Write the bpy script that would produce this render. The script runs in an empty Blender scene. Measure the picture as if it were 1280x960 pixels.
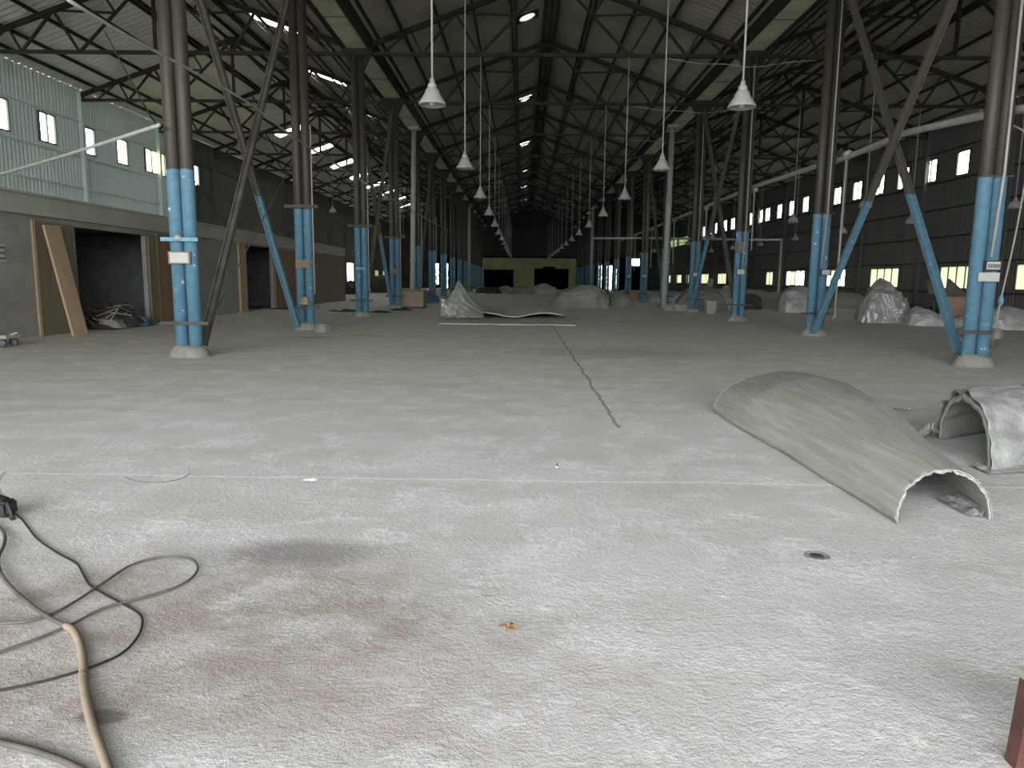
import bpy, bmesh, math, random
from mathutils import Vector, Matrix, noise
random.seed(7)
scene = bpy.context.scene
C = scene.collection

# ------------------------------------------------------------------ camera
FPX, TILT, YAW, ROLL, CAMH = 897.36, .1443807, -.01257832, .01081044, 1.31857
fw = Vector((math.sin(YAW)*math.cos(TILT), math.cos(YAW)*math.cos(TILT), -math.sin(TILT)))
rt0 = Vector((math.cos(YAW), -math.sin(YAW), 0)); up0 = rt0.cross(fw)
rt = math.cos(ROLL)*rt0 + math.sin(ROLL)*up0
up = -math.sin(ROLL)*rt0 + math.cos(ROLL)*up0
CP = Vector((0, 0, CAMH))
cam = bpy.data.cameras.new('camera'); cam_o = bpy.data.objects.new('camera', cam); C.objects.link(cam_o)
cam.sensor_fit = 'HORIZONTAL'; cam.sensor_width = 36; cam.lens = 36*FPX/1280
cam.clip_start = .05; cam.clip_end = 600
m3 = Matrix((rt, up, -fw)).transposed()
cam_o.matrix_world = Matrix.Translation(CP) @ m3.to_4x4()
scene.camera = cam_o

# ------------------------------------------------------------------ world, exposure
world = bpy.data.worlds.new('overcast_sky'); scene.world = world; world.use_nodes = True
bg = world.node_tree.nodes['Background']
bg.inputs[0].default_value = (.97, 1.0, 1.03, 1); bg.inputs[1].default_value = 12.0
vs = scene.view_settings
vs.view_transform = 'Standard'; vs.look = 'None'; vs.exposure = 0.2; vs.gamma = 1; vs.use_curve_mapping = False

# layout of the hall in metres: three gabled spans, columns every bay
BAY, Y1 = 6.5, 11.79
XL, XR, WL, WR = -5.5, 7.405, -18.8, 20.5
YF, YB = -9.0, 102.8
ZT, ZE, ZA = 8.59, 8.72, 11.03
def YI(i): return Y1 + BAY*i

def portal(name, loc, rot, sx, sy):
    l = bpy.data.lights.new(name, 'AREA'); l.shape = 'RECTANGLE'; l.size = sx; l.size_y = sy
    l.cycles.is_portal = True
    o = bpy.data.objects.new(name, l); C.objects.link(o); o.location = loc; o.rotation_euler = rot
    return o
portal('daylight_front_opening', (-5.7, YF-.1, 4.0), (math.pi/2, 0, 0), 26, 7.9)

# ------------------------------------------------------------------ pixel helpers (1280 x 960 photograph)
def ray(x, y): return fw + rt*((x-640)/FPX) + up*((480-y)/FPX)
def on(ax, v, x, y):
    d = ray(x, y); return CP + d*((v-CP[ax])/d[ax])
def G(x, y, z=0.0): return on(2, z, x, y)
def wallY(X, z, px):
    """Y of the point of plane X at height z that is seen in picture column px"""
    k = (px-640)/FPX; n = rt - fw*k
    return -(n.x*X + n.z*(z-CAMH))/n.y

# ------------------------------------------------------------------ materials
def mat(name, col, rough=.8, metal=0, var=0, vscale=3, col2=None, bump=0, bscale=40, spec=.3, detail=5, stretch=None, trans=0):
    m = bpy.data.materials.new(name); m.use_nodes = True
    nt = m.node_tree; N = nt.nodes; L = nt.links; b = N['Principled BSDF']
    b.inputs['Base Color'].default_value = (*col, 1); b.inputs['Roughness'].default_value = rough
    b.inputs['Metallic'].default_value = metal; b.inputs['Specular IOR Level'].default_value = spec
    tc = N.new('ShaderNodeNewGeometry'); src = tc.outputs['Position']
    if stretch:
        mp = N.new('ShaderNodeMapping'); mp.inputs['Scale'].default_value = stretch
        L.new(src, mp.inputs['Vector']); src = mp.outputs[0]
    if col2 or var:
        n = N.new('ShaderNodeTexNoise'); n.inputs['Scale'].default_value = vscale; n.inputs['Detail'].default_value = detail
        n.inputs['Roughness'].default_value = .65
        L.new(src, n.inputs['Vector'])
        r = N.new('ShaderNodeValToRGB'); r.color_ramp.elements[0].position = .35; r.color_ramp.elements[1].position = .68
        c2 = col2 or tuple(min(1, c*(1+var)) for c in col); c1 = col if col2 else tuple(c*(1-var) for c in col)
        r.color_ramp.elements[0].color = (*c1, 1); r.color_ramp.elements[1].color = (*c2, 1)
        L.new(n.outputs['Fac'], r.inputs[0]); L.new(r.outputs[0], b.inputs['Base Color'])
    if bump:
        n2 = N.new('ShaderNodeTexNoise'); n2.inputs['Scale'].default_value = bscale; n2.inputs['Detail'].default_value = 6
        L.new(src, n2.inputs['Vector'])
        bp = N.new('ShaderNodeBump'); bp.inputs['Strength'].default_value = bump; bp.inputs['Distance'].default_value = .02
        L.new(n2.outputs['Fac'], bp.inputs['Height']); L.new(bp.outputs[0], b.inputs['Normal'])
    if trans:
        b.inputs['Transmission Weight'].default_value = trans
    return m

def pane_mat(name, tint, clear):
    """fibreglass or dusty glass: lets daylight through, partly scattered"""
    m = bpy.data.materials.new(name); m.use_nodes = True
    nt = m.node_tree; N = nt.nodes; L = nt.links; N.remove(N['Principled BSDF'])
    tr = N.new('ShaderNodeBsdfTransparent'); tr.inputs[0].default_value = (*tint, 1)
    tl = N.new('ShaderNodeBsdfTranslucent')
    n = N.new('ShaderNodeTexNoise'); n.inputs['Scale'].default_value = 3; g = N.new('ShaderNodeNewGeometry')
    L.new(g.outputs['Position'], n.inputs['Vector'])
    r = N.new('ShaderNodeValToRGB'); r.color_ramp.elements[0].color = (*(c*.8 for c in tint), 1); r.color_ramp.elements[1].color = (*tint, 1)
    L.new(n.outputs['Fac'], r.inputs[0]); L.new(r.outputs[0], tl.inputs[0])
    mx = N.new('ShaderNodeMixShader'); mx.inputs[0].default_value = clear
    L.new(tl.outputs[0], mx.inputs[1]); L.new(tr.outputs[0], mx.inputs[2])
    L.new(mx.outputs[0], N['Material Output'].inputs[0])
    return m

def paint_mat(name, low, high, zsplit, chip):
    """paint coat up to a height, bare rusty steel above, chipped patches"""
    m = bpy.data.materials.new(name); m.use_nodes = True
    nt = m.node_tree; N = nt.nodes; L = nt.links; b = N['Principled BSDF']; b.inputs['Roughness'].default_value = .55
    g = N.new('ShaderNodeNewGeometry'); s = N.new('ShaderNodeSeparateXYZ'); L.new(g.outputs['Position'], s.inputs[0])
    n = N.new('ShaderNodeTexNoise'); n.inputs['Scale'].default_value = 9; n.inputs['Detail'].default_value = 6; L.new(g.outputs['Position'], n.inputs['Vector'])
    lt = N.new('ShaderNodeMath'); lt.operation = 'LESS_THAN'; lt.inputs[1].default_value = zsplit
    wob = N.new('ShaderNodeMath'); wob.operation = 'MULTIPLY_ADD'; wob.inputs[1].default_value = .06
    L.new(n.outputs['Fac'], wob.inputs[0]); L.new(s.outputs['Z'], wob.inputs[2]); L.new(wob.outputs[0], lt.inputs[0])
    rl = N.new('ShaderNodeValToRGB'); e = rl.color_ramp.elements
    e[0].position = .3; e[0].color = (*(c*.78 for c in low), 1); e[1].position = .6; e[1].color = (*low, 1)
    c3 = e.new(.675); c3.color = (*low, 1); c4 = e.new(.69); c4.color = (*chip, 1)
    L.new(n.outputs['Fac'], rl.inputs[0])
    mp = N.new('ShaderNodeMapping'); mp.inputs['Scale'].default_value = (14, 14, 1.2); L.new(g.outputs['Position'], mp.inputs[0])
    n2 = N.new('ShaderNodeTexNoise'); n2.inputs['Scale'].default_value = 1; n2.inputs['Detail'].default_value = 5; L.new(mp.outputs[0], n2.inputs['Vector'])
    rh = N.new('ShaderNodeValToRGB'); rh.color_ramp.elements[0].color = (*(c*.6 for c in high), 1); rh.color_ramp.elements[1].color = (*(min(1, c*1.5) for c in high), 1)
    L.new(n2.outputs['Fac'], rh.inputs[0])
    mx = N.new('ShaderNodeMix'); mx.data_type = 'RGBA'
    L.new(lt.outputs[0], mx.inputs['Factor']); L.new(rh.outputs[0], mx.inputs['A']); L.new(rl.outputs[0], mx.inputs['B'])
    L.new(mx.outputs['Result'], b.inputs['Base Color'])
    return m

def floor_mat():
    m = bpy.data.materials.new('worn_concrete_floor'); m.use_nodes = True
    nt = m.node_tree; N = nt.nodes; L = nt.links; b = N['Principled BSDF']
    b.inputs['Roughness'].default_value = .85; b.inputs['Specular IOR Level'].default_value = .25
    g = N.new('ShaderNodeNewGeometry'); P = g.outputs['Position']
    def nz(sc, det=6, ro=.6, vec=P, dist=0):
        n = N.new('ShaderNodeTexNoise'); n.inputs['Scale'].default_value = sc; n.inputs['Detail'].default_value = det
        n.inputs['Roughness'].default_value = ro; n.inputs['Distortion'].default_value = dist
        L.new(vec, n.inputs['Vector']); return n.outputs['Fac']
    def ramp(src, p0, c0, p1, c1):
        r = N.new('ShaderNodeValToRGB'); e = r.color_ramp.elements
        e[0].position = p0; e[0].color = (*c0, 1) if len(c0) == 3 else c0; e[1].position = p1; e[1].color = (*c1, 1)
        L.new(src, r.inputs[0]); return r.outputs[0]
    def mix(f, a, bb, mode='MIX'):
        x = N.new('ShaderNodeMix'); x.data_type = 'RGBA'; x.blend_type = mode
        if isinstance(f, float): x.inputs['Factor'].default_value = f
        else: L.new(f, x.inputs['Factor'])
        for s, k in ((a, 'A'), (bb, 'B')):
            if isinstance(s, tuple): x.inputs[k].default_value = (*s, 1)
            else: L.new(s, x.inputs[k])
        return x.outputs['Result']
    def math_(op, a, bb=None, c=None):
        x = N.new('ShaderNodeMath'); x.operation = op
        for i, s in enumerate((a, bb, c)):
            if s is None: continue
            if isinstance(s, (int, float)): x.inputs[i].default_value = s
            else: L.new(s, x.inputs[i])
        return x.outputs[0]
    B0, B1 = (0, 0, 0), (1, 1, 1)
    base = mix(ramp(nz(.35, 5), .3, B0, .7, B1), (.52, .51, .48), (.59, .588, .58))
    sx = N.new('ShaderNodeSeparateXYZ'); L.new(P, sx.inputs[0])
    inner = ramp(math_('ADD', math_('MULTIPLY', sx.outputs['Y'], .05), math_('MULTIPLY', nz(.3, 5), .25)), .42, B0, .75, B1)
    base = mix(math_('MULTIPLY', inner, .85), base, (.56, .53, .445))
    # long worn streaks across the traffic direction
    mp = N.new('ShaderNodeMapping'); mp.inputs['Scale'].default_value = (.25, 1.6, 1); L.new(P, mp.inputs[0])
    base = mix(math_('MULTIPLY', ramp(nz(1.1, 6, .65, mp.outputs[0]), .45, B0, .75, B1), .6), base, (.41, .39, .34))
    # pale lime dust
    pale = ramp(nz(2.3, 8, .68, dist=.4), .47, B0, .66, B1)
    fine = ramp(nz(26, 6, .7), .40, B0, .62, B1)
    base = mix(math_('MULTIPLY', math_('MULTIPLY', pale, fine), .8), base, (.84, .85, .86))
    base = mix(math_('MULTIPLY', ramp(nz(55, 4, .7), .52, B0, .7, B1), .3), base, (.32, .32, .32))
    # oily brown stain with its own outline, spilled on the left
    wob = nz(1.7, 5, .6)
    def blob(cx, cy, rx, ry, soft, w=.9):
        dx = math_('DIVIDE', math_('SUBTRACT', sx.outputs['X'], cx), rx)
        dy = math_('DIVIDE', math_('SUBTRACT', sx.outputs['Y'], cy), ry)
        d = math_('SQRT', math_('ADD', math_('MULTIPLY', dx, dx), math_('MULTIPLY', dy, dy)))
        d = math_('ADD', d, math_('MULTIPLY', math_('SUBTRACT', wob, .5), w))
        return ramp(d, 1-soft, B1, 1+soft*.3, B0)
    st = math_('MULTIPLY', blob(-1.25, 2.55, 1.45, .95, .45), ramp(nz(3.2, 6, .7), .36, (.3,)*3, .58, B1))
    base = mix(math_('MULTIPLY', st, .75), base, (.275, .222, .19))
    st2 = math_('MULTIPLY', blob(-.2, 2.15, .9, .5, .6), ramp(nz(5, 5, .7), .4, B0, .62, B1))
    base = mix(math_('MULTIPLY', st2, .6), base, (.42, .345, .33))
    st3 = blob(-1.0, 3.32, .62, .2, .6)
    base = mix(math_('MULTIPLY', st3, .7), base, (.2, .185, .18))
    st4 = blob(1.9, 13.3, 2.6, 1.2, .7)
    base = mix(math_('MULTIPLY', st4, .45), base, (.3, .285, .235))
    for (cx, cy, rx, ry) in ((-4.6, 15.9, .5, .16), (-3.6, 16.6, .5, .1), (3.3, 23.2, .5, .12), (-1.25, 1.98, .1, .05)):
        base = mix(math_('MULTIPLY', blob(cx, cy, rx, ry, .4, .5), .7), base, (.1, .095, .085))
    # construction joints, slightly wandering
    jw = math_('MULTIPLY', math_('SUBTRACT', nz(1.3, 4), .5), .16)
    j1 = math_('ABSOLUTE', math_('ADD', math_('SUBTRACT', sx.outputs['X'], .9), jw))
    j1m = math_('MULTIPLY', math_('LESS_THAN', j1, .018), math_('GREATER_THAN', sx.outputs['Y'], 6.4))
    j2 = math_('ABSOLUTE', math_('ADD', math_('SUBTRACT', sx.outputs['Y'], 4.62), jw))
    j2m = math_('LESS_THAN', j2, .013)
    j3 = math_('ABSOLUTE', math_('ADD', math_('SUBTRACT', math_('ABSOLUTE', math_('SUBTRACT', sx.outputs['X'], .95)), 6.45), jw))
    base = mix(math_('MULTIPLY', j1m, .6), base, (.12, .11, .09))
    base = mix(math_('MULTIPLY', j2m, .55), base, (.8, .81, .8))
    L.new(base, b.inputs['Base Color'])
    # relief: spalled scaly surface
    vor = N.new('ShaderNodeTexVoronoi'); vor.inputs['Scale'].default_value = 30; vor.feature = 'SMOOTH_F1'
    L.new(P, vor.inputs['Vector'])
    spall = ramp(math_('ADD', sx.outputs['Y'], math_('MULTIPLY', math_('SUBTRACT', wob, .5), 3.0)), 2.6, B1, 5.2, (.3, .3, .3))
    rr_ = spall.node.color_ramp.elements
    # ramp input is 0..1: scale metres first
    for l in list(spall.node.inputs[0].links):
        fs = l.from_socket; nt.links.remove(l); L.new(math_('MULTIPLY', fs, .1), spall.node.inputs[0])
    rr_[0].position = .26; rr_[1].position = .52
    hgt = math_('ADD', math_('MULTIPLY', nz(15, 6, .6), .4), math_('ADD', math_('MULTIPLY', nz(58, 6, .62), .75), math_('MULTIPLY', nz(160, 3, .7), .4)))
    hgt = math_('ADD', hgt, math_('MULTIPLY', vor.outputs['Distance'], .25))
    hgt = math_('ADD', hgt, math_('MULTIPLY', pale, .45))
    hgt = math_('MULTIPLY', hgt, spall)
    hgt = math_('SUBTRACT', hgt, math_('MULTIPLY', math_('MAXIMUM', j1m, j2m), .5))
    bp = N.new('ShaderNodeBump'); bp.inputs['Strength'].default_value = .9; bp.inputs['Distance'].default_value = .016
    L.new(hgt, bp.inputs['Height']); L.new(bp.outputs[0], b.inputs['Normal'])
    return m

M = {}
M['floor'] = floor_mat()
M['steel'] = mat('dark_rusty_steel', (.032, .028, .02), .75, var=.35, vscale=2)
M['beam'] = mat('dark_gutter_beam', (.03, .026, .02), .8, var=.3, vscale=1)
M['roofsheet'] = mat('grey_fibre_cement_sheet', (.24, .225, .18), .9, col2=(.33, .31, .26), vscale=.6)
M['roofsheet_lit'] = mat('haze_lit_roof_sheet', (.66, .64, .55), .7, col2=(.76, .74, .65), vscale=.8)  # paler copy of the roof sheet, haze and light put into its colour
M['wall_l'] = mat('pale_green_grey_cladding', (.60, .69, .64), .7, col2=(.68, .75, .71), vscale=.5, stretch=(1, 1, .2))  # window glow on the near left wall put into this pale colour
M['wall_lf'] = mat('dark_far_cladding', (.085, .08, .068), .85, col2=(.12, .112, .095), vscale=.5, stretch=(1, 1, .2))  # darker colour for the far stretch of left cladding
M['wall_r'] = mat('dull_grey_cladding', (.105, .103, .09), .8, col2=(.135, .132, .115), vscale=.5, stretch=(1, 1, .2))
M['endwall'] = mat('dark_end_gable_sheet', (.045, .047, .04), .9, var=.3, vscale=1)
M['endgreen'] = mat('yellow_green_painted_plaster', (.33, .33, .17), .85, var=.15, vscale=.7)
M['concrete'] = mat('grey_cement_render', (.24, .235, .205), .9, col2=(.31, .305, .27), vscale=1.3, bump=.2, bscale=20)
M['conc_band'] = mat('pale_cement_band', (.36, .35, .30), .9, col2=(.43, .42, .36), vscale=1.1)
M['ply'] = mat('brown_plywood', (.21, .13, .075), .75, col2=(.27, .17, .1), vscale=1.2, stretch=(4, 4, .5))
M['wood'] = mat('tan_timber', (.36, .26, .16), .75, col2=(.43, .32, .2), vscale=2, stretch=(6, 6, .6))
M['olive'] = mat('olive_wood_panel', (.17, .14, .09), .8, col2=(.22, .185, .125), vscale=1.2, stretch=(5, 5, .5))
M['dark'] = mat('dark_room_plaster', (.17, .185, .18), .95, var=.2)
M['blue'] = paint_mat('blue_paint_over_rusty_steel', (.115, .245, .335), (.050, .042, .030), 3.03, (.62, .68, .70))
M['bluebrace'] = paint_mat('blue_paint_on_brace', (.115, .235, .31), (.085, .075, .06), 3.05, (.4, .45, .45))
M['brace'] = mat('grey_brown_brace_steel', (.10, .092, .075), .6, var=.3, vscale=3)
M['bluebar'] = mat('blue_grey_bracket', (.16, .32, .42), .6, var=.25, vscale=8)
M['darkbar'] = mat('dark_bracket_bar', (.06, .06, .055), .6, var=.3, vscale=8)
M['mound'] = mat('cement_footing', (.225, .222, .195), .9, var=.15, vscale=8, bump=.5, bscale=30)
M['white'] = mat('dusty_white_enamel', (.34, .34, .31), .5, var=.08, vscale=6)
M['pvc'] = mat('aged_white_pipe', (.36, .365, .325), .55, var=.15, vscale=2, stretch=(3, 3, .6))
M['gutter'] = mat('pale_gutter_underside', (.6, .58, .46), .85, col2=(.42, .4, .3), vscale=1.1)
M['cable'] = mat('grey_cable', (.07, .065, .06), .6, var=.2, vscale=20)
M['black'] = mat('black_rubber', (.02, .021, .022), .5, var=.2, vscale=30)
M['hose'] = mat('tan_hose', (.27, .215, .16), .6, var=.15, vscale=12)
M['hosedark'] = mat('grey_brown_hose', (.095, .083, .07), .6, var=.2, vscale=12)
M['frame'] = mat('window_frame_steel', (.10, .10, .08), .7)
M['paneW'] = pane_mat('clear_pane', (.95, .98, .97), .9)
M['paneY'] = pane_mat('yellowed_fibreglass_pane', (.42, .43, .33), .12)
M['paneYW'] = pane_mat('pale_yellow_fibreglass_pane', (.85, .87, .62), .4)
M['paneG'] = pane_mat('dusty_green_pane', (.22, .25, .17), .12)
M['sky'] = pane_mat('translucent_roof_sheet', (.95, .97, .95), .75)
M['felt'] = mat('grey_pressed_fibre_sheet', (.25, .245, .215), .7, col2=(.33, .325, .29), vscale=9, bump=.25, bscale=30)
M['sheetpale'] = mat('pale_grey_green_sheet', (.40, .40, .345), .6, col2=(.48, .48, .42), vscale=1.6, stretch=(.6, 3, 1))
M['film'] = mat('dull_greenish_film', (.13, .135, .11), .45, col2=(.19, .195, .16), vscale=3, spec=.5)
M['streak'] = mat('grey_ribbed_fibre_sheet', (.26, .255, .225), .6, col2=(.36, .355, .32), vscale=1, stretch=(26, 1.3, 30), bump=.35, bscale=1.6)
M['plastic'] = mat('dusty_clear_plastic_wrap', (.24, .245, .22), .38, col2=(.36, .37, .34), vscale=3.5, spec=.6, bump=.5, bscale=7)
M['plasticW'] = mat('white_shiny_plastic_film', (.22, .225, .215), .2, col2=(.36, .365, .355), vscale=7, spec=.8, bump=.9, bscale=12)
M['tarpgrey'] = mat('grey_green_dusty_cover', (.16, .165, .135), .6, col2=(.23, .235, .2), vscale=1.8, spec=.4, bump=.5, bscale=4)
M['darkcloth'] = mat('dark_scrap', (.05, .05, .045), .85, var=.4, vscale=4)
M['rust'] = mat('orange_brown_bale', (.32, .19, .1), .85, var=.25, vscale=3)
M['tan'] = mat('tan_plaster_board', (.33, .28, .2), .9, col2=(.25, .21, .15), vscale=2.5)
M['pink'] = mat('pinkish_plywood', (.38, .26, .19), .8, var=.12, vscale=2)
M['board'] = mat('dark_bent_board', (.13, .12, .095), .8, var=.25, vscale=2)
M['maroon'] = mat('maroon_painted_steel', (.085, .035, .03), .5, var=.3, vscale=14)
M['stoneedge'] = mat('pale_worn_seat', (.3, .285, .24), .8, var=.15, vscale=20)
M['paper'] = mat('white_paper', (.8, .8, .78), .8)
M['leafbrown'] = mat('dry_brown_leaf', (.2, .11, .06), .8, var=.4, vscale=60)
M['grit'] = mat('grey_grit', (.2, .2, .19), .9, var=.3, vscale=30)
M['sign'] = mat('white_plaque', (.46, .46, .42), .5, var=.08, vscale=20)
M['signdark'] = mat('dark_plaque_frame', (.035, .04, .045), .5)
M['signwood'] = mat('brown_plaque', (.2, .15, .11), .7, var=.15, vscale=20)
M['print'] = mat('grey_print', (.12, .12, .12), .7)
M['green'] = mat('green_leaves', (.12, .26, .05), .7, col2=(.28, .42, .1), vscale=3)
M['ground'] = mat('outdoor_ground', (.32, .32, .28), .9, var=.2, vscale=.4)
M['bulb'] = mat('frosted_bulb_glass', (.75, .75, .7), .3)
M['bluetarp'] = mat('dull_blue_cover', (.08, .14, .2), .7, var=.3, vscale=3)
M['drain'] = mat('iron_cover', (.13, .13, .13), .6, var=.3, vscale=40)

# ------------------------------------------------------------------ mesh helpers
class MB:
    def __init__(s): s.v = []; s.f = []
    def quad(s, a, b, c, d):
        n = len(s.v); s.v += [tuple(a), tuple(b), tuple(c), tuple(d)]; s.f.append((n, n+1, n+2, n+3)); return s
    def poly(s, pts):
        n = len(s.v); s.v += [tuple(p) for p in pts]; s.f.append(tuple(range(n, n+len(pts)))); return s
    def hexa(s, p):
        n = len(s.v); s.v += [tuple(q) for q in p]
        s.f += [tuple(n+i for i in q) for q in ((0,3,2,1),(4,5,6,7),(0,1,5,4),(1,2,6,5),(2,3,7,6),(3,0,4,7))]; return s
    def box(s, x0, x1, y0, y1, z0, z1):
        return s.hexa([(x0,y0,z0),(x1,y0,z0),(x1,y1,z0),(x0,y1,z0),(x0,y0,z1),(x1,y0,z1),(x1,y1,z1),(x0,y1,z1)])
    def bar(s, a, b, w, h, upv=(0,0,1)):
        a = Vector(a); b = Vector(b); d = (b-a).normalized(); u = Vector(upv)
        if abs(d.dot(u)) > .98: u = Vector((0,1,0))
        x = d.cross(u).normalized(); z = x.cross(d)
        o = [(-w/2,-h/2),(w/2,-h/2),(w/2,h/2),(-w/2,h/2)]
        return s.hexa([a+x*i+z*j for i,j in o] + [b+x*i+z*j for i,j in o])
    def tube(s, pts, r, seg=8, cap=True):
        pts = [Vector(p) for p in pts]; n0 = len(s.v); k = len(pts)
        rr = r if isinstance(r, (list, tuple)) else [r]*k
        pu = None
        for i, p in enumerate(pts):
            d = (pts[min(i+1,k-1)] - pts[max(i-1,0)]).normalized()
            u = Vector((0,0,1)) if abs(d.z) < .95 else Vector((0,1,0))
            x = d.cross(u).normalized(); z = x.cross(d)
            if pu is not None and x.dot(pu) < 0: x = -x; z = -z
            pu = x
            for j in range(seg):
                a = 2*math.pi*j/seg; q = p + x*(rr[i]*math.cos(a)) + z*(rr[i]*math.sin(a)); s.v.append(tuple(q))
        for i in range(k-1):
            for j in range(seg):
                a = n0+i*seg+j; b = n0+i*seg+(j+1)%seg
                s.f.append((a, b, b+seg, a+seg))
        if cap:
            s.f.append(tuple(n0+j for j in reversed(range(seg)))); s.f.append(tuple(n0+(k-1)*seg+j for j in range(seg)))
        return s
    def lathe(s, prof, seg=24, c=(0,0,0)):
        n0 = len(s.v)
        for (r, z) in prof:
            for j in range(seg):
                a = 2*math.pi*j/seg; s.v.append((c[0]+r*math.cos(a), c[1]+r*math.sin(a), c[2]+z))
        for i in range(len(prof)-1):
            for j in range(seg):
                a = n0+i*seg+j; b = n0+i*seg+(j+1)%seg; s.f.append((a, b, b+seg, a+seg))
        return s
    def grid(s, fn, nu, nv):
        n0 = len(s.v)
        for i in range(nu+1):
            for j in range(nv+1): s.v.append(tuple(fn(i/nu, j/nv)))
        for i in range(nu):
            for j in range(nv):
                a = n0+i*(nv+1)+j; s.f.append((a, a+nv+1, a+nv+2, a+1))
        return s
    def mesh(s, name, material, smooth=False):
        me = bpy.data.meshes.new(name); me.from_pydata(s.v, [], s.f); me.materials.append(material)
        if smooth:
            for p in me.polygons: p.use_smooth = True
        me.update(); return me
    def build(s, name, material, parent=None, smooth=False):
        o = bpy.data.objects.new(name, s.mesh(name, material, smooth)); C.objects.link(o); o.parent = parent
        return o
def tag(o, label=None, cat=None, group=None, kind=None):
    if label: o['label'] = label
    if cat: o['category'] = cat
    if group: o['group'] = group
    if kind: o['kind'] = kind
    return o
def empty(name, loc=(0,0,0), rz=0):
    o = bpy.data.objects.new(name, None); C.objects.link(o); o.location = loc; o.rotation_euler.z = rz
    o.empty_display_size = .2; return o
def kids(o): return [c for c in bpy.data.objects if c.parent == o]
def copy_tree(o, parent=None, _k=None):
    c = o.copy(); C.objects.link(c); c.parent = parent
    for ch in (_k[o.name] if _k else kids(o)): copy_tree(ch, c)
    return c
def crv(pts, n=10):
    """Catmull-Rom through the points"""
    p = [Vector(q) for q in pts]; p = [p[0]*2-p[1]] + p + [p[-1]*2-p[-2]]; out = []
    for i in range(1, len(p)-2):
        for k in range(n):
            t = k/n; a, b, c, d = p[i-1], p[i], p[i+1], p[i+2]
            out.append(.5*((2*b)+(c-a)*t+(2*a-5*b+4*c-d)*t*t+(3*b-a-3*c+d)*t**3))
    out.append(p[-2]); return out

# ================================================================== SETTING
f = MB().quad((WL, YF, 0), (WR, YF, 0), (WR, YB+.2, 0), (WL, YB+.2, 0))
tag(f.build('floor', M['floor']), 'wide worn grey concrete floor of the hall with pale dust', kind='structure')
g = MB().quad((-150,-120,-.06),(150,-120,-.06),(150,260,-.06),(-150,260,-.06))
tag(g.build('ground_outside', M['ground']), 'open ground outside the hall', kind='structure')

# ---- corrugated side walls with window holes
def corr_wall(X, holes, y0, y1, ztop, inward, step=.11, amp=.022):
    holes = [h for h in holes if h[1] > y0 and h[0] < y1]
    """holes: list of (y0,y1,z0,z1)"""
    b = MB(); ys = []
    y = y0; k = 0
    while y < y1: ys.append(y); y += step
    ys.append(y1)
    for (a, c, _, _) in holes: ys += [a, c]
    ys = sorted(set(round(v, 4) for v in ys))
    def off(y): return X + inward*amp*(1 if (math.floor((y-y0)/step) % 2) else -1)
    for a, c in zip(ys, ys[1:]):
        if c-a < 1e-4: continue
        mid = (a+c)/2; cuts = sorted((h[2], h[3]) for h in holes if h[0] < mid < h[1])
        z = -.05; spans = []
        for (q, w) in cuts: spans.append((z, q)); z = w
        spans.append((z, ztop))
        o1 = off(a+1e-3); o2 = off(c-1e-3+step) if False else off(c+1e-3)
        for (q, w) in spans: b.quad((o1,a,q),(o2,c,q),(o2,c,w),(o1,a,w))
    return b
# windows of the right wall: picture columns on the wall plane
UZ0, UZ1 = 6.38, 7.5
def ywin(X, z, a, b):
    y = sorted((wallY(X, z, a), wallY(X, z, b))); return y
r_up = [ywin(WR, 6.95, a, b) for a, b in ((1197,1213),(1156,1172),(1123,1137),(1094,1106),(1067,1078),(1043,1052),
        (1004,1011.5),(987,994),(972,978),(957,963),(948.5,954),(937,942),(914,919),(904.5,909),(894,899),(887,890),(879,882.6))]
r_up = [(1.2+29.5-8.0, 2.2+29.5-8.0), (26.2, 27.2), (28.9, 29.9), (31.4, 32.4)] + r_up
r_up_low = [ywin(WR, 6.2, 837, 863), ywin(WR, 5.6, 815, 827)]
r_lo = [ywin(WR, 1.65, a, b) for a, b in ((1270,1300),(1175,1218),(1088,1124),(1033,1057),(983,1006),(958,966.5),(897.5,908),(877,886),(858,861.5),(845,852),(834,838.5),(822,825.5),(812,816))]
holes_r = [(a, b, UZ0, UZ1) for a, b in r_up] + [(r_up_low[0][0], r_up_low[0][1], 5.9, 6.95), (r_up_low[1][0], r_up_low[1][1], 5.3, 6.3)] + [(a, b, 1.1, 2.2) for a, b in r_lo]
l_up = [ywin(WL, 6.95, a, b) for a, b in ((-10,10),(48,69),(102,118),(145,159),(181,197),(200,210.5),(242,248))]
l_up = [(22.7, 23.9), (20.1, 21.3), (17.5, 18.7)] + l_up
l_lo = [ywin(WL, 1.9, 433, 442), ywin(WL, 2.0, 468, 473), ywin(WL, 2.0, 478, 484)]
holes_l = [(a, b, 6.45, 7.6) for a, b in l_up] + [(l_lo[0][0], l_lo[0][1], .8, 2.95)] + [(a, b, 1.6, 2.35) for a, b in l_lo[1:]]
ZTOP = 9.05
YS = 40.9
wall_lf = tag(corr_wall(WL, holes_l, YS, YB, ZTOP, 1).build('wall_left_far', M['wall_lf']), 'dark cladding of the left wall beyond the pale part', kind='structure')
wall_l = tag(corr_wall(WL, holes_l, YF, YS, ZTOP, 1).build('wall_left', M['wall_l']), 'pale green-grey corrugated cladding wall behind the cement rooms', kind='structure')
wall_r = tag(corr_wall(WR, holes_r, YF, YB, ZTOP, -1).build('wall_right', M['wall_r']), 'dim grey corrugated cladding wall with two rows of windows', kind='structure')
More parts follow.
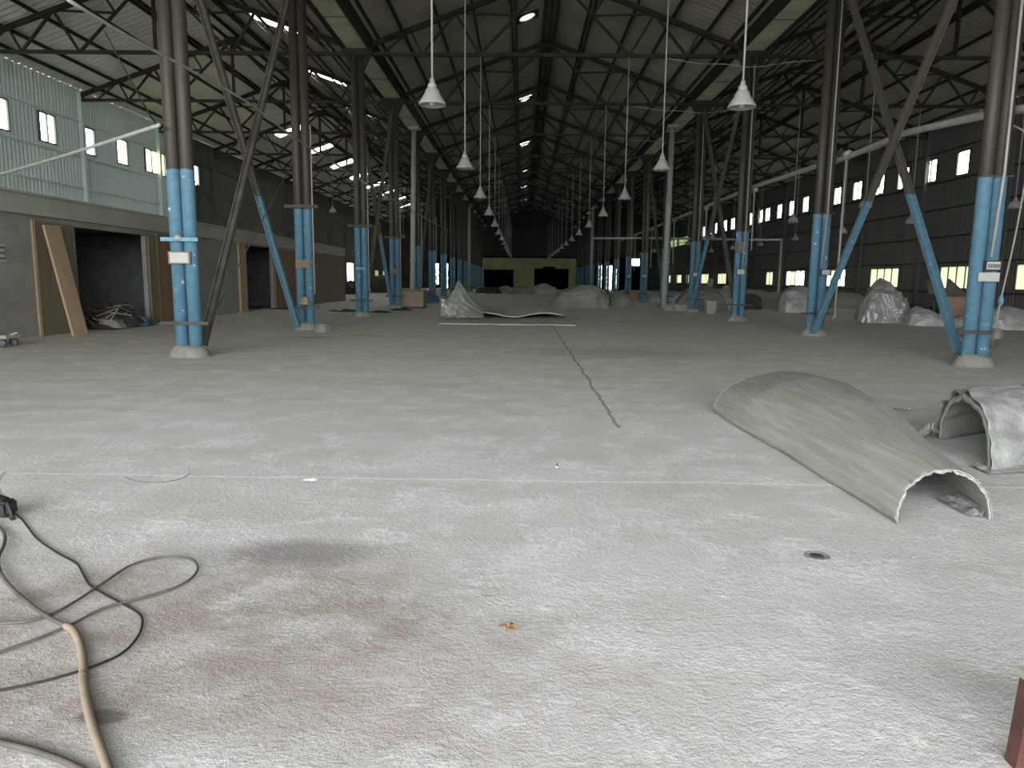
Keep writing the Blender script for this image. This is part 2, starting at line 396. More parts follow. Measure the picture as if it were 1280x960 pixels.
for wall, X, s, ya, yb, i0, i1, gm in ((wall_l, WL, 1, YF, YS, -1, 5, 'wall_l'), (wall_lf, WL, 1, YS, YB, 5, 15, 'wall_lf'), (wall_r, WR, -1, YF, YB, -1, 15, 'wall_r')):
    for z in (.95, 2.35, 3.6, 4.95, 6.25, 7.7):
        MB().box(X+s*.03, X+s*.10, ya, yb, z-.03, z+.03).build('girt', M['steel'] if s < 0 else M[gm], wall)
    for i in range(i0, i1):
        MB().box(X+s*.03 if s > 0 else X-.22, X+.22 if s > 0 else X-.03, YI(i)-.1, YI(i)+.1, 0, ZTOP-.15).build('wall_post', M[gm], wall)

wn = [0]
def window(X, s, y0, y1, z0, z1, panes, pm, label):
    wn[0] += 1
    o = empty('window_%d' % wn[0], (X, (y0+y1)/2, z0)); o['kind'] = 'structure'; o['label'] = label
    w = y1-y0; h = z1-z0
    fr = MB(); t = .045
    fr.box(-.05,.06,-w/2,w/2,0,t).box(-.05,.06,-w/2,w/2,h-t,h).box(-.05,.06,-w/2,-w/2+t,0,h).box(-.05,.06,w/2-t,w/2,0,h)
    for k in range(1, panes):
        y = -w/2 + w*k/panes; fr.box(-.04,.05,y-.025,y+.025,0,h)
    fr.build('frame', M['frame'], o)
    for k in range(panes):
        a = -w/2+w*k/panes+.02; b = a+w/panes-.04
        mm = pm[k % len(pm)]
        MB().box(-.008,.004,a,b,.02,h-.02).build('pane', mm, o)
    return o
for k, (a, b) in enumerate(l_up):
    yel = k in (6, 7, 8)
    window(WL, 1, a, b, 6.45, 7.6, 2 if k in (4, 7, 8) else 1, [M['paneYW'] if yel else M['paneW']], 'small high window in pale green-grey cladding' + (', yellowed pane' if yel else ', bright clear pane'))
window(WL, 1, l_lo[0][0], l_lo[0][1], .8, 2.95, 1, [M['paneW']], 'tall bright opening in left cladding beyond the cement rooms')
for a, b in l_lo[1:]: window(WL, 1, a, b, 1.6, 2.35, 1, [M['paneG']], 'small dim window low in far left cladding')
for a, b in r_up: window(WR, -1, a, b, UZ0, UZ1, 2 if b-a > 1.0 else 1, [M['paneW']], 'small high bright window in the dim grey cladding')
window(WR, -1, r_up_low[0][0], r_up_low[0][1], 5.9, 6.95, 4, [M['paneG']], 'long greenish translucent strip high in dim cladding')
window(WR, -1, r_up_low[1][0], r_up_low[1][1], 5.3, 6.3, 3, [M['paneG']], 'short dull translucent strip high in far dim cladding')
for k, (a, b) in enumerate(r_lo):
    big = b-a > 2.2
    pm = [M['paneW'], M['paneW'], M['paneY'], M['paneW']] if k in (3, 4) else [M['paneY']]
    window(WR, -1, a, b, 1.1, 2.2, 4 if big else 2, pm, 'low %s casement window in dim cladding%s' % ('four-pane' if big else 'two-pane', ', partly clear glass' if k in (3, 4) else ', yellowed panes'))

# ---- roof: six corrugated slopes with translucent sheets
SPANS = [('left aisle', WL, XL), ('nave', XL, XR), ('right aisle', XR, WR)]
def slope_z(cx, hw, x): return ZA + .33 - (ZA-ZE)*abs(x-cx)/hw
def ceiling(span, side, sky, material, label):
    nm, xa, xb = SPANS[span]; cx = (xa+xb)/2; hw = (xb-xa)/2
    x0, x1 = (xa, cx) if side < 0 else (cx, xb)
    if side < 0 and span > 0: x0 += .12
    if side > 0 and span < 2: x1 -= .12
    if side < 0 and span == 0: x0 -= .3
    if side > 0 and span == 2: x1 += .3
    us = sorted(set([x0, x1] + [v for q in sky for v in (q[0], q[1])]))
    step = .17; ys = []; y = YF-.4
    while y < YB+.3: ys.append(round(y, 3)); y += step
    b = MB()
    for j, (a, c) in enumerate(zip(ys, ys[1:])):
        da = .03*(1 if j % 2 else -1); dc = -da
        for u, v in zip(us, us[1:]):
            if any(q[0]-1e-3 < (u+v)/2 < q[1] and q[2] < (a+c)/2 < q[3] for q in sky): continue
            zu = slope_z(cx, hw, u); zv = slope_z(cx, hw, v)
            b.quad((u,a,zu+da),(v,a,zv+da),(v,c,zv+dc),(u,c,zu+dc))
    o = tag(b.build('ceiling', material), label, kind='structure')
    for (u, v, a, c) in sky:
        zu = slope_z(cx, hw, u); zv = slope_z(cx, hw, v)
        MB().hexa([(u,a,zu),(v,a,zv),(v,c,zv),(u,c,zu),(u,a,zu+.012),(v,a,zv+.012),(v,c,zv+.012),(u,c,zu+.012)]).build('translucent_sheet', M['sky'], o)
    # purlins lie on the rafters
    for k in range(7):
        t = (.04, .2, .225, .42, .6, .78, .9)[k]
        x = cx + side*hw*t; z = slope_z(cx, hw, x) - .11
        if span != 1 and ((span == 0 and side > 0) or (span == 2 and side < 0)) and k in (3, 4, 5):
            p = MB().bar((x,YF,z+.04),(x,YB,z+.04),.05,.05).bar((x,YF,z-.22),(x,YB,z-.22),.04,.04)
            y = YF; s_ = 1
            while y < YB-.4:
                p.bar((x,y,z-.22 if s_ > 0 else z+.04),(x,y+.4,z+.04 if s_ > 0 else z-.22),.014,.014); y += .4; s_ = -s_
            p.build('lattice_purlin', M['steel'], o)
        else:
            MB().bar((x,YF,z),(x,YB,z),.06,.12).build('purlin', M['steel'], o)
    return o
skyL = [(-15.6, -13.7, YI(i)+2.1, YI(i)+3.3) for i in range(5, 13)]
skyR = [(-9.75, -8.1, YI(i)+1.9, YI(i)+2.75) for i in range(2, 6)]
ceiling(0, -1, skyL, M['roofsheet_lit'], 'corrugated roof slope above pale green-grey cladding wall')
ceiling(0, 1, skyR, M['roofsheet'], 'left aisle roof slope falling towards the nave gutter')
fillL = [(-3.0, -1.6, y, y+1.2) for y in (-6.5, -2.4)]; fillR = [(3.5, 4.9, y, y+1.2) for y in (-6.5, -2.4)]  # unseen rooflights behind the camera, added to brighten the floor
VENTS = [28.3, 40.6, 53.7, 66.3, 78.0, 91.3]
ceiling(1, -1, fillL + [(-.26, .36, y-.31, y+.31) for y in VENTS], M['roofsheet'], 'nave roof slope on the side with round vents')
ceiling(1, 1, fillR, M['roofsheet'], 'nave roof slope without round vents')
skyR2 = [(10.6, 11.6, YI(2)+1.5, YI(2)+1.75), (10.4, 11.3, YI(4)+2.0, YI(4)+2.5)]
ceiling(2, -1, skyR2, M['roofsheet'], 'right aisle roof slope falling towards the nave gutter')
ceiling(2, 1, [], M['roofsheet'], 'right aisle roof slope above the dim cladding wall')

# ---- end wall and front wall
b = MB()
def gable(b, y, span, z0):
    _, xa, xb = SPANS[span]; cx = (xa+xb)/2
    b.poly([(xa,y,z0),(xb,y,z0),(xb,y,ZE+.35),(cx,y,ZA+.35),(xa,y,ZE+.35)])
def pierced(b, y, x0, x1, z0, z1, holes):
    xs = sorted(set([x0, x1] + [v for h in holes for v in h[:2]]))
    for a, c in zip(xs, xs[1:]):
        cuts = sorted((h[2], h[3]) for h in holes if h[0] < (a+c)/2 < h[1]); z = z0
        for q, w in cuts:
            if q > z: b.quad((a,y,z),(c,y,z),(c,y,q),(a,y,q))
            z = w
        b.quad((a,y,z),(c,y,z),(c,y,z1),(a,y,z1))
for s_ in range(3): gable(b, YB, s_, 4.6)
eh = [(-12.5,-11.8,.5,3.5),(-11.05,-10.5,.05,3.5),(-9.85,-9.6,.8,3.5),(10.7,11.27,.1,3.45),(11.75,12.7,.1,3.45),(13.2,13.35,.3,3.0),(15.2,16.55,3.45,4.45)]
pierced(b, YB, WL, XL-.2, 0, 4.6, eh); pierced(b, YB, XR+.2, WR, 0, 4.6, eh)
for xa, xb in ((WL-.4, WL+.08), (WR-.08, WR+.4)): b.box(xa, xb, YB-.05, YB+.05, 0, 9.0)
tag(b.build('wall_back', M['endwall']), 'dark end wall of the hall', kind='structure')
b = MB(); pierced(b, YB-.1, XL-.2, XR+.2, 0, 4.35, [(-5.45,-1.25,0,2.7),(1.7,6.55,0,2.9),(2.9,4.6,2.9,3.2)])
tag(b.build('wall_end_lower', M['endgreen']), 'yellow-green painted lower wall closing the nave, with two dark openings', kind='structure')
b = MB(); b.box(-5.6,7.2,YB+6,YB+6.1,0,4.4); b.box(-5.7,-5.6,YB,YB+6,0,4.4); b.box(7.2,7.3,YB,YB+6,0,4.4); b.box(-5.7,7.3,YB,YB+6.1,4.4,4.5)
tag(b.build('wall_dark_annex', M['dark']), 'dark room seen through the openings of the end wall', kind='structure')
for n_, (x0, x1, z0, z1) in enumerate(eh):
    wn[0] += 1
    o = empty('window_%d' % wn[0], ((x0+x1)/2, YB, z0)); o['kind'] = 'structure'
    o['label'] = 'narrow bright opening in the dark end wall' if z1-z0 > 1.2 else 'square bright high opening in the dark end wall'
    w = x1-x0; h = z1-z0
    MB().box(-w/2,-w/2+.05,-.06,.06,0,h).box(w/2-.05,w/2,-.06,.06,0,h).box(-w/2,w/2,-.06,.06,h-.05,h).build('frame', M['frame'], o)
    MB().box(-w/2,w/2,.02,.03,0,h).build('pane', M['paneW'], o)
b = MB(); 
for s_ in range(2): gable(b, YF, s_, 7.9)
gable(b, YF, 2, 0)
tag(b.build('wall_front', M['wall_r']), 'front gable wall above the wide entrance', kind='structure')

# ---- cement rooms along the left
PX = -10.4; PZ = 3.02; PL = 2.6; PY0, PY1 = YF+2, 42.4
b = MB()
op = [(16.75, 20.05, 0, 2.42), (27.1, 30.2, 0, 2.5)]
def wallseg(b, y0, y1, z0, z1, x0=PX-.15, x1=PX): b.box(x0, x1, y0, y1, z0, z1)
wallseg(b, PY0, op[0][0], 0, PL); wallseg(b, op[0][1], op[1][0], 0, PL); wallseg(b, op[1][1], PY1, 0, PL)
for q in op: wallseg(b, q[0], q[1], q[3], PL)
b.box(WL+.3, PX-.15, PY1-.15, PY1, 0, PL); b.box(WL+.3, PX-.15, PY0, PY0+.15, 0, PL)
pw = tag(b.build('wall_partition', M['concrete']), 'grey cement-rendered room front with dark doorways', kind='structure')
MB().box(PX-.2, PX+.05, PY0, PY1+.05, PL, PZ-.04).build('parapet_band', M['conc_band'], pw)
MB().box(PX-.22, PX+.10, PY0, PY1+.1, PZ-.05, PZ).build('coping', M['conc_band'], pw)
MB().box(PX-.2, PX+.09, PY0, PY1+.08, PL-.04, PL+.02).build('ledge', M['conc_band'], pw)
MB().box(WL+.3, PX-.2, PY0, PY1, PL+.05, PL+.15).build('roof_slab', M['concrete'], pw)
for (y0, y1) in ((16.2, 20.6), (26.5, 30.8)):
    MB().box(PX-4.6, PX-4.5, y0-2, y1+3, 0, PL).build('inner_wall', M['dark'], pw)
    MB().box(PX-4.5, PX-.15, y1+2.9, y1+3, 0, PL).build('inner_wall', M['dark'], pw)
    MB().box(PX-4.5, PX-.15, y0-2, y0-1.9, 0, PL).build('inner_wall', M['dark'], pw)
# timber trim of the doorways
b = MB().box(PX-.02, PX+.06, 20.05, 20.5, 0, 2.42)
tag(b.build('trim_1', M['olive']), 'timber jamb of the wide dark doorway', kind='structure')
b = MB().box(PX-.02, PX+.07, 26.45, 27.1, 0, 2.6)
tag(b.build('trim_2', M['wood']), 'pale timber post beside the second doorway', kind='structure')
b = MB().box(PX, PX+.12, PY0, 15.2, 0, .02)
o = tag(MB().box(PX+.01, PX+.06, 15.3, 16.75, 0, 2.45).build('door_1', M['olive']), 'olive-brown timber panel standing beside the wide dark doorway', kind='structure')
MB().box(PX+.06, PX+.08, 15.27, 15.36, 0, 2.47).build('edge_strip', M['wood'], o)
o = tag(MB().box(PX+.01, PX+.05, 20.5, 22.9, 0, 2.5).build('door_2', M['ply']), 'reddish-brown plywood sliding door beside the wide doorway', kind='structure')
MB().box(PX+.05, PX+.07, 20.5, 20.62, 0, 2.5).build('edge_strip', M['olive'], o)
o = tag(MB().box(PX+.01, PX+.06, 30.25, 33.5, 0, 2.45).build('door_3', M['ply']), 'brown plywood door panel beyond the second doorway', kind='structure')
MB().box(PX+.06, PX+.075, 30.25, 30.4, 0, 2.45).build('edge_strip', M['olive'], o)
o = tag(MB().box(PX+.01, PX+.05, 34.6, 42.3, 0, 2.55).build('door_4', M['olive']), 'long plywood lining at the end of the cement rooms', kind='structure')
for y in (36.5, 38.4, 40.3): MB().box(PX+.05, PX+.06, y-.03, y+.03, 0, 2.55).build('batten', M['ply'], o)

# ================================================================== STEELWORK
def truss(span, king):
    _, xa, xb = SPANS[span]; hw = (xb-xa)/2
    r = empty('roof_truss', ((xa+xb)/2, 0, 0))
    def m(name, a, b_, w, h): MB().bar((a[0],0,a[1]),(b_[0],0,b_[1]), w, h, (0,1,0)).build(name, M['steel'], r)
    R = lambda t, s: (s*hw*(1-t), ZE+(ZA-ZE)*t)
    T = lambda t, s: (s*hw*(1-t), ZT)
    m('tie_beam', (-hw, ZT), (hw, ZT), .11, .11)
    for s in (-1, 1):
        m('rafter', R(0, s), R(1, s), .15, .15)
        t1 = T(.62, s); top = R(1, s); mid = ((t1[0]+top[0])/2, (t1[1]+top[1])/2)
        m('web', top, t1, .075, .075)
        m('web', R(.75, s), mid, .06, .06)
        m('web', R(.5, s), mid, .06, .06)
        m('web', R(.5, s), t1, .075, .075)
        m('web', R(.5, s), T(.33, s), .075, .075)
        m('web', R(.27, s), T(.33, s), .06, .06)
        m('web', R(.27, s), T(.13, s), .06, .06)
        MB().box(s*hw-.3 if s > 0 else s*hw, s*hw if s > 0 else s*hw+.3, -.03, .03, ZT-.08, ZE+.12).build('gusset', M['steel'], r)
    if king: m('king_post', (0, ZT), (0, ZA), .1, .1)
    MB().box(-.28,.28,-.03,.03,ZA-.22,ZA+.1).build('ridge_gusset', M['steel'], r)
    return r
ORD = ['first', 'second', 'third', 'fourth', 'fifth', 'sixth', 'seventh', 'eighth', 'ninth', 'tenth', 'eleventh', 'twelfth', 'thirteenth', 'fourteenth']
LBT = ['dark king-post roof truss over the cement-room aisle at the %s column', 'dark roof truss spanning the nave at the %s column pair', 'dark king-post roof truss over the low-window aisle at the %s column']
for sp in range(3):
    p = truss(sp, sp != 1); p.location.y = YI(0)
    tag(p, LBT[sp] % ORD[0], 'roof truss', 'trusses over the ' + SPANS[sp][0])
    for i in range(1, 14):
        c = copy_tree(p); c.location.y = YI(i); c['label'] = LBT[sp] % ORD[i]

# ridge beams and gutters on the column rows
o = empty('ridge_beam', ((XL+XR)/2, YF, ZA)); tag(o, 'dark doubled ridge beam running along the nave apex', 'beam')
for dx in (-.22, .0, .2): MB().box(dx-.05, dx+.05, .3, YB-YF-.3, -.12, .0).build('ridge_member', M['steel'], o)
for X, lb in ((XL, 'valley gutter on the column row nearest the cement rooms'), (XR, 'valley gutter on the column row with the white duct')):
    o = empty('valley_gutter', (X, 0, 8.75)); tag(o, lb, 'gutter')
    MB().box(-.36,.36,YF,YB-.08,0,.03).build('trough', M['gutter'], o)
    for s in (-1, 1): MB().box(s*.42-.09, s*.42+.09, YF, YB-.08, .0, .34).build('edge_beam', M['beam'], o)
    for i in range(0, 34): MB().box(-.34,.34,YF+3.25*(i+.5)-.008,YF+3.25*(i+.5)+.008,-.012,0).build('joint_strap', M['steel'], o)

# twin pipe columns
def column(X):
    r = empty('pipe_column', (X, YI(0), 0))
    for s in (-1, 1): MB().tube([(s*.113,0,.0),(s*.113,0,8.55)], .107, 16).build('pipe', M['blue'], r, True)
    pr = [(.30,0),(.285,.05),(.26,.11),(.22,.16),(.17,.19)]
    m_ = MB().lathe(pr, 18); m_.f.append(tuple(range(len(m_.v)-18, len(m_.v))))
    m_.v = [(x*1.15+.02*noise.noise((x*6,y*6,z)), y*.85, z*(1+.3*noise.noise((x*4,y*4,1)))) for x,y,z in m_.v]
    m_.build('footing', M['mound'], r, True)
    MB().box(-.40,.40,-.15,-.115,.53,.585).build('cross_bar', M['darkbar'], r)
    for s in (-1, 1):
        MB().hexa([(s*.12-.04,-.05,7.95),(s*.12+.04,-.05,7.95),(s*.12+.04,.05,7.95),(s*.12-.04,.05,7.95),
                   (s*.42-.1,-.05,8.72),(s*.42+.1,-.05,8.72),(s*.42+.1,.05,8.72),(s*.42-.1,.05,8.72)]).build('head_bracket', M['steel'], r)
    MB().box(-.5,.5,-.12,.12,8.55,8.74).build('head_plate', M['steel'], r)
    return r
def plaque(par, x, z, w, h, m1, m2=None, lines=0):
    p = MB().box(x-w/2,x+w/2,-.155,-.125,z-h/2,z+h/2).build('plaque', m1, par)
    if m2: MB().box(x-w/2+.03,x+w/2-.03,-.16,-.15,z-h/2+.02,z+h/2-.02).build('plaque_face', m2, p)
    return p
ORD = ['first', 'second', 'third', 'fourth', 'fifth', 'sixth', 'seventh', 'eighth', 'ninth', 'tenth', 'eleventh', 'twelfth', 'thirteenth', 'fourteenth']
cols = {}
for side, X, lb in (('L', XL, 'on the side of the cement rooms'), ('R', XR, 'in the row under the white duct')):
    base = column(X); first = True
    kk = kids(base)
    for i in range(14):
        c = base if i == 0 else copy_tree(base); c.location = (X, YI(i), 0)
        cols[side, i] = c
        tag(c, 'blue-footed twin-pipe steel column %s, %s from the entrance' % (lb, ORD[i]), 'column', 'twin-pipe columns ' + lb)
for side, i, x, z, w, h, a, b_ in (('L',0,-.02,1.61,.36,.20,'signwood','sign'), ('L',1,0,1.65,.36,.2,'signwood',None), ('R',0,.06,1.62,.27,.16,'signdark','sign'),
        ('R',0,.01,1.44,.33,.14,'sign',None), ('R',1,.13,1.58,.26,.16,'signdark','sign'), ('R',2,-.03,1.66,.32,.2,'signdark','sign'), ('R',2,-.08,2.48,.26,.36,'print','signwood'),
        ('R',3,.03,1.62,.34,.2,'signdark','sign'), ('R',5,0,1.62,.34,.2,'signdark','sign'), ('R',6,0,1.62,.3,.18,'signdark','sign'), ('L',3,0,1.62,.3,.2,'signwood',None), ('L',2,0,1.64,.34,.08,'bluebar',None)):
    p = plaque(cols[side, i], x, z, w, h, M[a], M[b_] if b_ else None)
    if (side, i) == ('R', 0) and z > 1.5:
        for k in range(5): MB().box(x-w/2+.05+k*.038,x-w/2+.075+k*.038,-.166,-.158,z-.035,z+.025).build('print_mark', M['print'], p)
# collars and clamps seen on single columns
MB().box(-.30,.30,-.17,-.12,1.87,1.93).build('clamp_bar', M['bluebar'], cols['L',0])
MB().lathe([(.0,-.02),(.07,0),(.05,.06),(.0,.09)], 10, (-.02,-.15,1.89)).build('clamp_bolt', M['pvc'], cols['L',0])
for i in (1, 2, 3): MB().box(-.42,.42,-.15,-.11,3.02,3.1).build('clamp_bar', M['darkbar'], cols['L',i])
for i in (0, 1, 2, 3): MB().box(-.25,.25,-.13,-.12,2.99,3.01).build('paint_edge_band', M['brace'], cols['R',i])
# conduits strapped to the right-hand columns
for i in range(0, 8):
    MB().tube([(.04,-.2,8.3),(.04,-.2,6.0),(.05,-.2,3.05),(-.02,-.2,1.75)], .018 if i else .022, 6).build('conduit', M['pvc'], cols['R',i], True)
for i in range(1, 6):
    MB().tube([(.27,-.1,5.0),(.27,-.1,.9)], .018, 6).build('conduit', M['pvc'], cols['L',i], True)

# diagonal braces between columns
def brace(X, ya, za, yb, zb, material, label):
    r = empty('diagonal_brace', (X, ya, za)); tag(r, label, 'brace', None)
    d = Vector((0, yb-ya, zb-za))
    for dx in (-.05, .05): MB().bar((dx,0,0),(dx,d.y,d.z), .10, .03, (1,0,0)).build('angle_bar', material, r)
    MB().bar((0,0,0),(0,d.y,d.z), .03, .08, (1,0,0)).build('web_plate', material, r)
    return r
for X, nm in ((XL, 'cement-room side'), (XR, 'white-duct side')):
    brace(X+.02, YI(0)+.45, .15, YI(1)-.3, 8.3, M['brace'] if X < 0 else M['bluebrace'], 'long diagonal brace rising from the %s first column foot' % nm)
    brace(X-.14, YI(1)-.3, .1, YI(0)+.6, 7.0, M['bluebrace'], 'blue-footed diagonal brace rising from the %s second column foot' % nm)
    brace(X+.02, YI(2)+.3, .2, YI(3)-.3, 8.2, M['brace'], 'grey diagonal brace rising from the %s third column foot' % nm)
    brace(X-.14, YI(3)-.2, .2, YI(2)+.4, 7.5, M['bluebrace'], 'diagonal brace rising from the %s fourth column foot' % nm)
    brace(X+.02, YI(4)+.2, .2, YI(5)-.3, 8.2, M['brace'], 'grey diagonal brace rising from the %s fifth column foot' % nm)

# thin rod brace by the first left column
o = MB().tube([on(0, XL, 262, 402), on(0, XL, 320, 290), on(0, XL, 366, 203)], .012, 6).build('tie_rod', M['brace'])
tag(o, 'thin slanting tie rod beside the first column by the cement rooms', 'rod')
o = MB().tube([on(0, XL-.6, 130, 38), on(0, XL-1.0, 185, 140), on(0, PX+.02, 280, 280)], .016, 6).build('tie_rod', M['brace'])
tag(o, 'thin slanting rod behind the first column, above the parapet', 'rod')

# rain downpipes
def downpipe(x, y, xt, yt, r, label):
    o = empty('downpipe', (x, y, 0)); tag(o, label, 'pipe')
    MB().tube([(0,0,0),(xt-x,yt-y,8.72)], r, 12).build('pipe', M['pvc'], o, True)
    for z in (2.2, 5.2):
        t = z/8.72; MB().tube([((xt-x)*t,(yt-y)*t,z-.08),((xt-x)*t,(yt-y)*t,z+.08)], r*1.12, 12).build('coupling', M['pvc'], o, True)
    MB().box(xt-x-.22,xt-x+.22,yt-y-.22,yt-y+.22,8.6,8.74).build('hopper', M['pvc'], o)
downpipe(-5.42, 35.6, -5.45, 36.9, .125, 'thick white downpipe between the fourth and fifth columns on the cement-room side')
downpipe(6.85, 35.0, 7.12, 36.0, .13, 'thick white downpipe between the fourth and fifth columns under the duct')
downpipe(-5.55, 75.6, -5.55, 76, .15, 'far white downpipe on the cement-room side row')
downpipe(7.15, 75.6, 7.18, 76, .15, 'far white downpipe on the white-duct side row')

# white duct along the right column row
o = empty('air_duct', (XR+.45, YI(0), 4)); tag(o, 'white round air duct running along the right column row', 'duct')
dp = [(XR+.45, YF+.5, 3.85), (XR+.45, 4.0, 3.85)] + [on(0, XR+.45, x, y) for x, y in ((1320,128),(1280,136),(1240,142),(1136,165),(1060,196),(1027,206),(944,233))] + [(XR+.45, y, 4.5) for y in (32, 40, 50, 62)]
MB().tube([Vector(p)-o.location for p in dp], .07, 10).build('pipe', M['pvc'], o, True)
for i, y in enumerate((18.2, 25.2, 31.6, 38.2, 44.7, 51.2)):
    xx = XR+.45
    MB().tube([(0,y-YI(0),.3 if i == 0 else .5),(0,y-YI(0),-3.55 if i == 0 else -1.5-.1*i)], .028, 8).build('drop_pipe', M['pvc'], o, True)
    MB().tube([(0,y-YI(0)-.15,.42),(0,y-YI(0)+.15,.42)], .085, 10).build('coupling', M['pvc'], o, True)

# cable along left row and slanting pipe
o = MB().tube(crv([on(0, XL+.35, x, y) for x, y in ((85,0),(160,45),(235,86),(310,128),(345,155),(372,174),(405,196),(480,243),(560,289))], 4), .021, 6).build('slack_cable', M['pvc'], None, True)
tag(o, 'long pale cable slung along the left column row', 'cable')
a = Vector((-5.62, 11.45, 3.62)); e_ = on(0, PX, 0, 218)
o = MB().tube([a, a.lerp(e_, .5)-Vector((0,0,.02)), e_, e_+(e_-a)*.55], .03, 8).build('slanting_pipe', M['pvc'], None, True)
tag(o, 'white pipe slanting from the first left column over the parapet', 'pipe')

# hall-wide pipe frame in the right aisle
o = empty('pipe_frame', (16.9, 48, 0)); tag(o, 'white pipe gate frame standing in the right aisle', 'frame')
MB().tube([(0,0,0),(0,0,4.07)], .07, 8).build('post', M['pvc'], o, True)
MB().tube([(.05,0,4.07),(-9.2,0,4.1),(-12.4,0,4.05)], .07, 8).build('crossbar', M['pvc'], o, True)

# sagging wires from the trusses to the right columns
for i in (2, 3, 4):
    y = YI(i)-.25
    o = MB().tube(crv([(4.6,y,8.45),(5.6,y,8.3),(6.5,y,8.28),(7.42,y,8.2),(8.6,y,8.36),(9.4,y,8.42)], 5), .014, 5).build('sagging_wire', M['pvc'], None, True)
    tag(o, 'pale wire sagging across the head of the %s column under the duct' % ORD[i], 'wire')

# ================================================================== LAMPS
def lamp(rodlen, dome):
    r = empty('pendant_lamp')
    MB().tube([(0,0,.36),(0,0,rodlen)], .017, 6).build('rod', M['pvc'], r, True)
    MB().lathe([(.0,.40),(.035,.40),(.045,.33),(.07,.31),(.075,.235),(.0,.235)], 16).build('lamp_cap', M['white'], r, True)
    if dome: pr = [(.07,.25),(.13,.225),(.18,.165),(.205,.08),(.21,0),(.203,0),(.197,.08),(.17,.155),(.12,.21),(.06,.235)]
    else: pr = [(.075,.25),(.10,.235),(.125,.17),(.165,.10),(.212,.03),(.218,0),(.21,0),(.205,.03),(.158,.095),(.115,.165),(.09,.22),(.05,.235)]
    sh_ = MB().lathe(pr, 24).build('shade', M['white'], r, True)
    MB().lathe([(.0,.0),(.035,.01),(.045,.05),(.03,.1),(.02,.2)], 10).build('bulb', M['bulb'], sh_, True)
    return r
def lamps(X, z, idx, dome, label, group, cat='lamp'):
    p = lamp(ZT-.05-z, dome)
    for k, i in enumerate(idx):
        o = p if k == 0 else copy_tree(p)
        o.location = (X, YI(i), z); tag(o, label % ORD[i], cat, group)
lamps(-1.45, 4.02, range(14), False, 'white pendant lamp at the %s truss, nave row nearer the cement rooms', 'nave lamps nearer the cement rooms')
lamps(3.40, 4.02, range(14), False, 'white pendant lamp at the %s truss, nave row nearer the duct', 'nave lamps nearer the duct')
lamps(11.45, 3.82, range(2, 10), True, 'dome pendant lamp at the %s truss of the right aisle, row nearer the columns', 'right aisle lamps near columns')
lamps(16.4, 3.84, range(2, 10), True, 'dome pendant lamp at the %s truss of the right aisle, row nearer the windows', 'right aisle lamps near windows')
lamps(-11.5, 5.2, range(5, 12), True, 'dome pendant lamp at the %s truss of the left aisle', 'left aisle lamps')

# round vents in the nave roof
p = empty('roof_vent')
ang = math.atan((ZA-ZE)/6.45)
MB().lathe([(.30,-.05),(.34,-.05),(.34,.04),(.30,.04)], 28).build('ring', M['white'], p, True)
q = MB()
for j in range(28):
    a0, a1 = 2*math.pi*j/28, 2*math.pi*(j+1)/28
    def sq(a): k = .46/max(abs(math.cos(a)), abs(math.sin(a))); return (k*math.cos(a), k*math.sin(a), -.02)
    q.quad((.31*math.cos(a0), .31*math.sin(a0), -.02), (.31*math.cos(a1), .31*math.sin(a1), -.02), sq(a1), sq(a0))
q.build('curb_plate', M['steel'], p)
q = MB(); q.poly([(.3*math.cos(2*math.pi*j/28), .3*math.sin(2*math.pi*j/28), -.01) for j in range(28)]); q.build('disc', M['paneW'], p)
for k, y in enumerate(VENTS):
    o = p if k == 0 else copy_tree(p)
    x = .05; o.location = (x, y, slope_z(.9525, 6.4525, x)-.06); o.rotation_euler = (0, -ang, 0)
    tag(o, 'bright round vent in the nave roof, %s along the ridge from the entrance' % ORD[k], 'vent', 'round roof vents')

# ================================================================== THINGS ON THE FLOOR
def shell(sections, thick, nseg, wob, name, material, seed=0, ribs=0, rag=0):
    """bent sheet: sections = list of (left foot, right foot, height, lean); returns MB in world coordinates"""
    b = MB(); rows = []
    ns = len(sections)
    def sec(t):
        k = min(int(t*(ns-1)), ns-2); f_ = t*(ns-1)-k; f_ = f_*f_*(3-2*f_) if ns > 2 else f_
        a, c = sections[k], sections[k+1]
        return [a[i]*(1-f_)+c[i]*f_ for i in range(4)]
    nu = 40
    outer = []; inner = []
    for i in range(nu+1):
        t = i/nu; l, r_, h, lean = sec(t); ro = []; ri = []
        for j in range(nseg+1):
            a = math.pi*(1-j/nseg); c_ = math.cos(a); s_ = math.sin(a)
            cx = (1+c_)/2
            ctr = l.lerp(r_, cx)
            p = ctr + Vector((lean*s_, 0, h*(abs(s_)**.85)))
            nrm = (r_-l).normalized()*c_ + Vector((0,0,1))*s_
            w = wob*noise.noise((t*4+seed, j*.35, seed)) + .4*wob*noise.noise((t*13+seed, j*.9, seed+3)) + (ribs*(1 if j % 2 else -1))
            p = p + nrm*w
            if rag: p.y += rag*max(0, 1-t*6)*(noise.noise((j*.5, seed, 2))-.25*c_)
            if p.z < .004: p.z = .004
            q = p - nrm*thick
            if q.z < .004: q.z = .004
            ro.append(p); ri.append(q)
        outer.append(ro); inner.append(ri)
    n = nseg+1
    b.v = [tuple(p) for r_ in outer for p in r_] + [tuple(p) for r_ in inner for p in r_]
    o2 = (nu+1)*n
    for i in range(nu):
        for j in range(nseg):
            a = i*n+j; b.f.append((a, a+1, a+n+1, a+n)); c_ = o2+a; b.f.append((c_, c_+n, c_+n+1, c_+1))
        for j in (0, nseg):
            a = i*n+j; b.f.append((a, a+n, o2+a+n, o2+a))
    for i in (0, nu):
        for j in range(nseg):
            a = i*n+j; b.f.append((a, o2+a, o2+a+1, a+1))
    return b
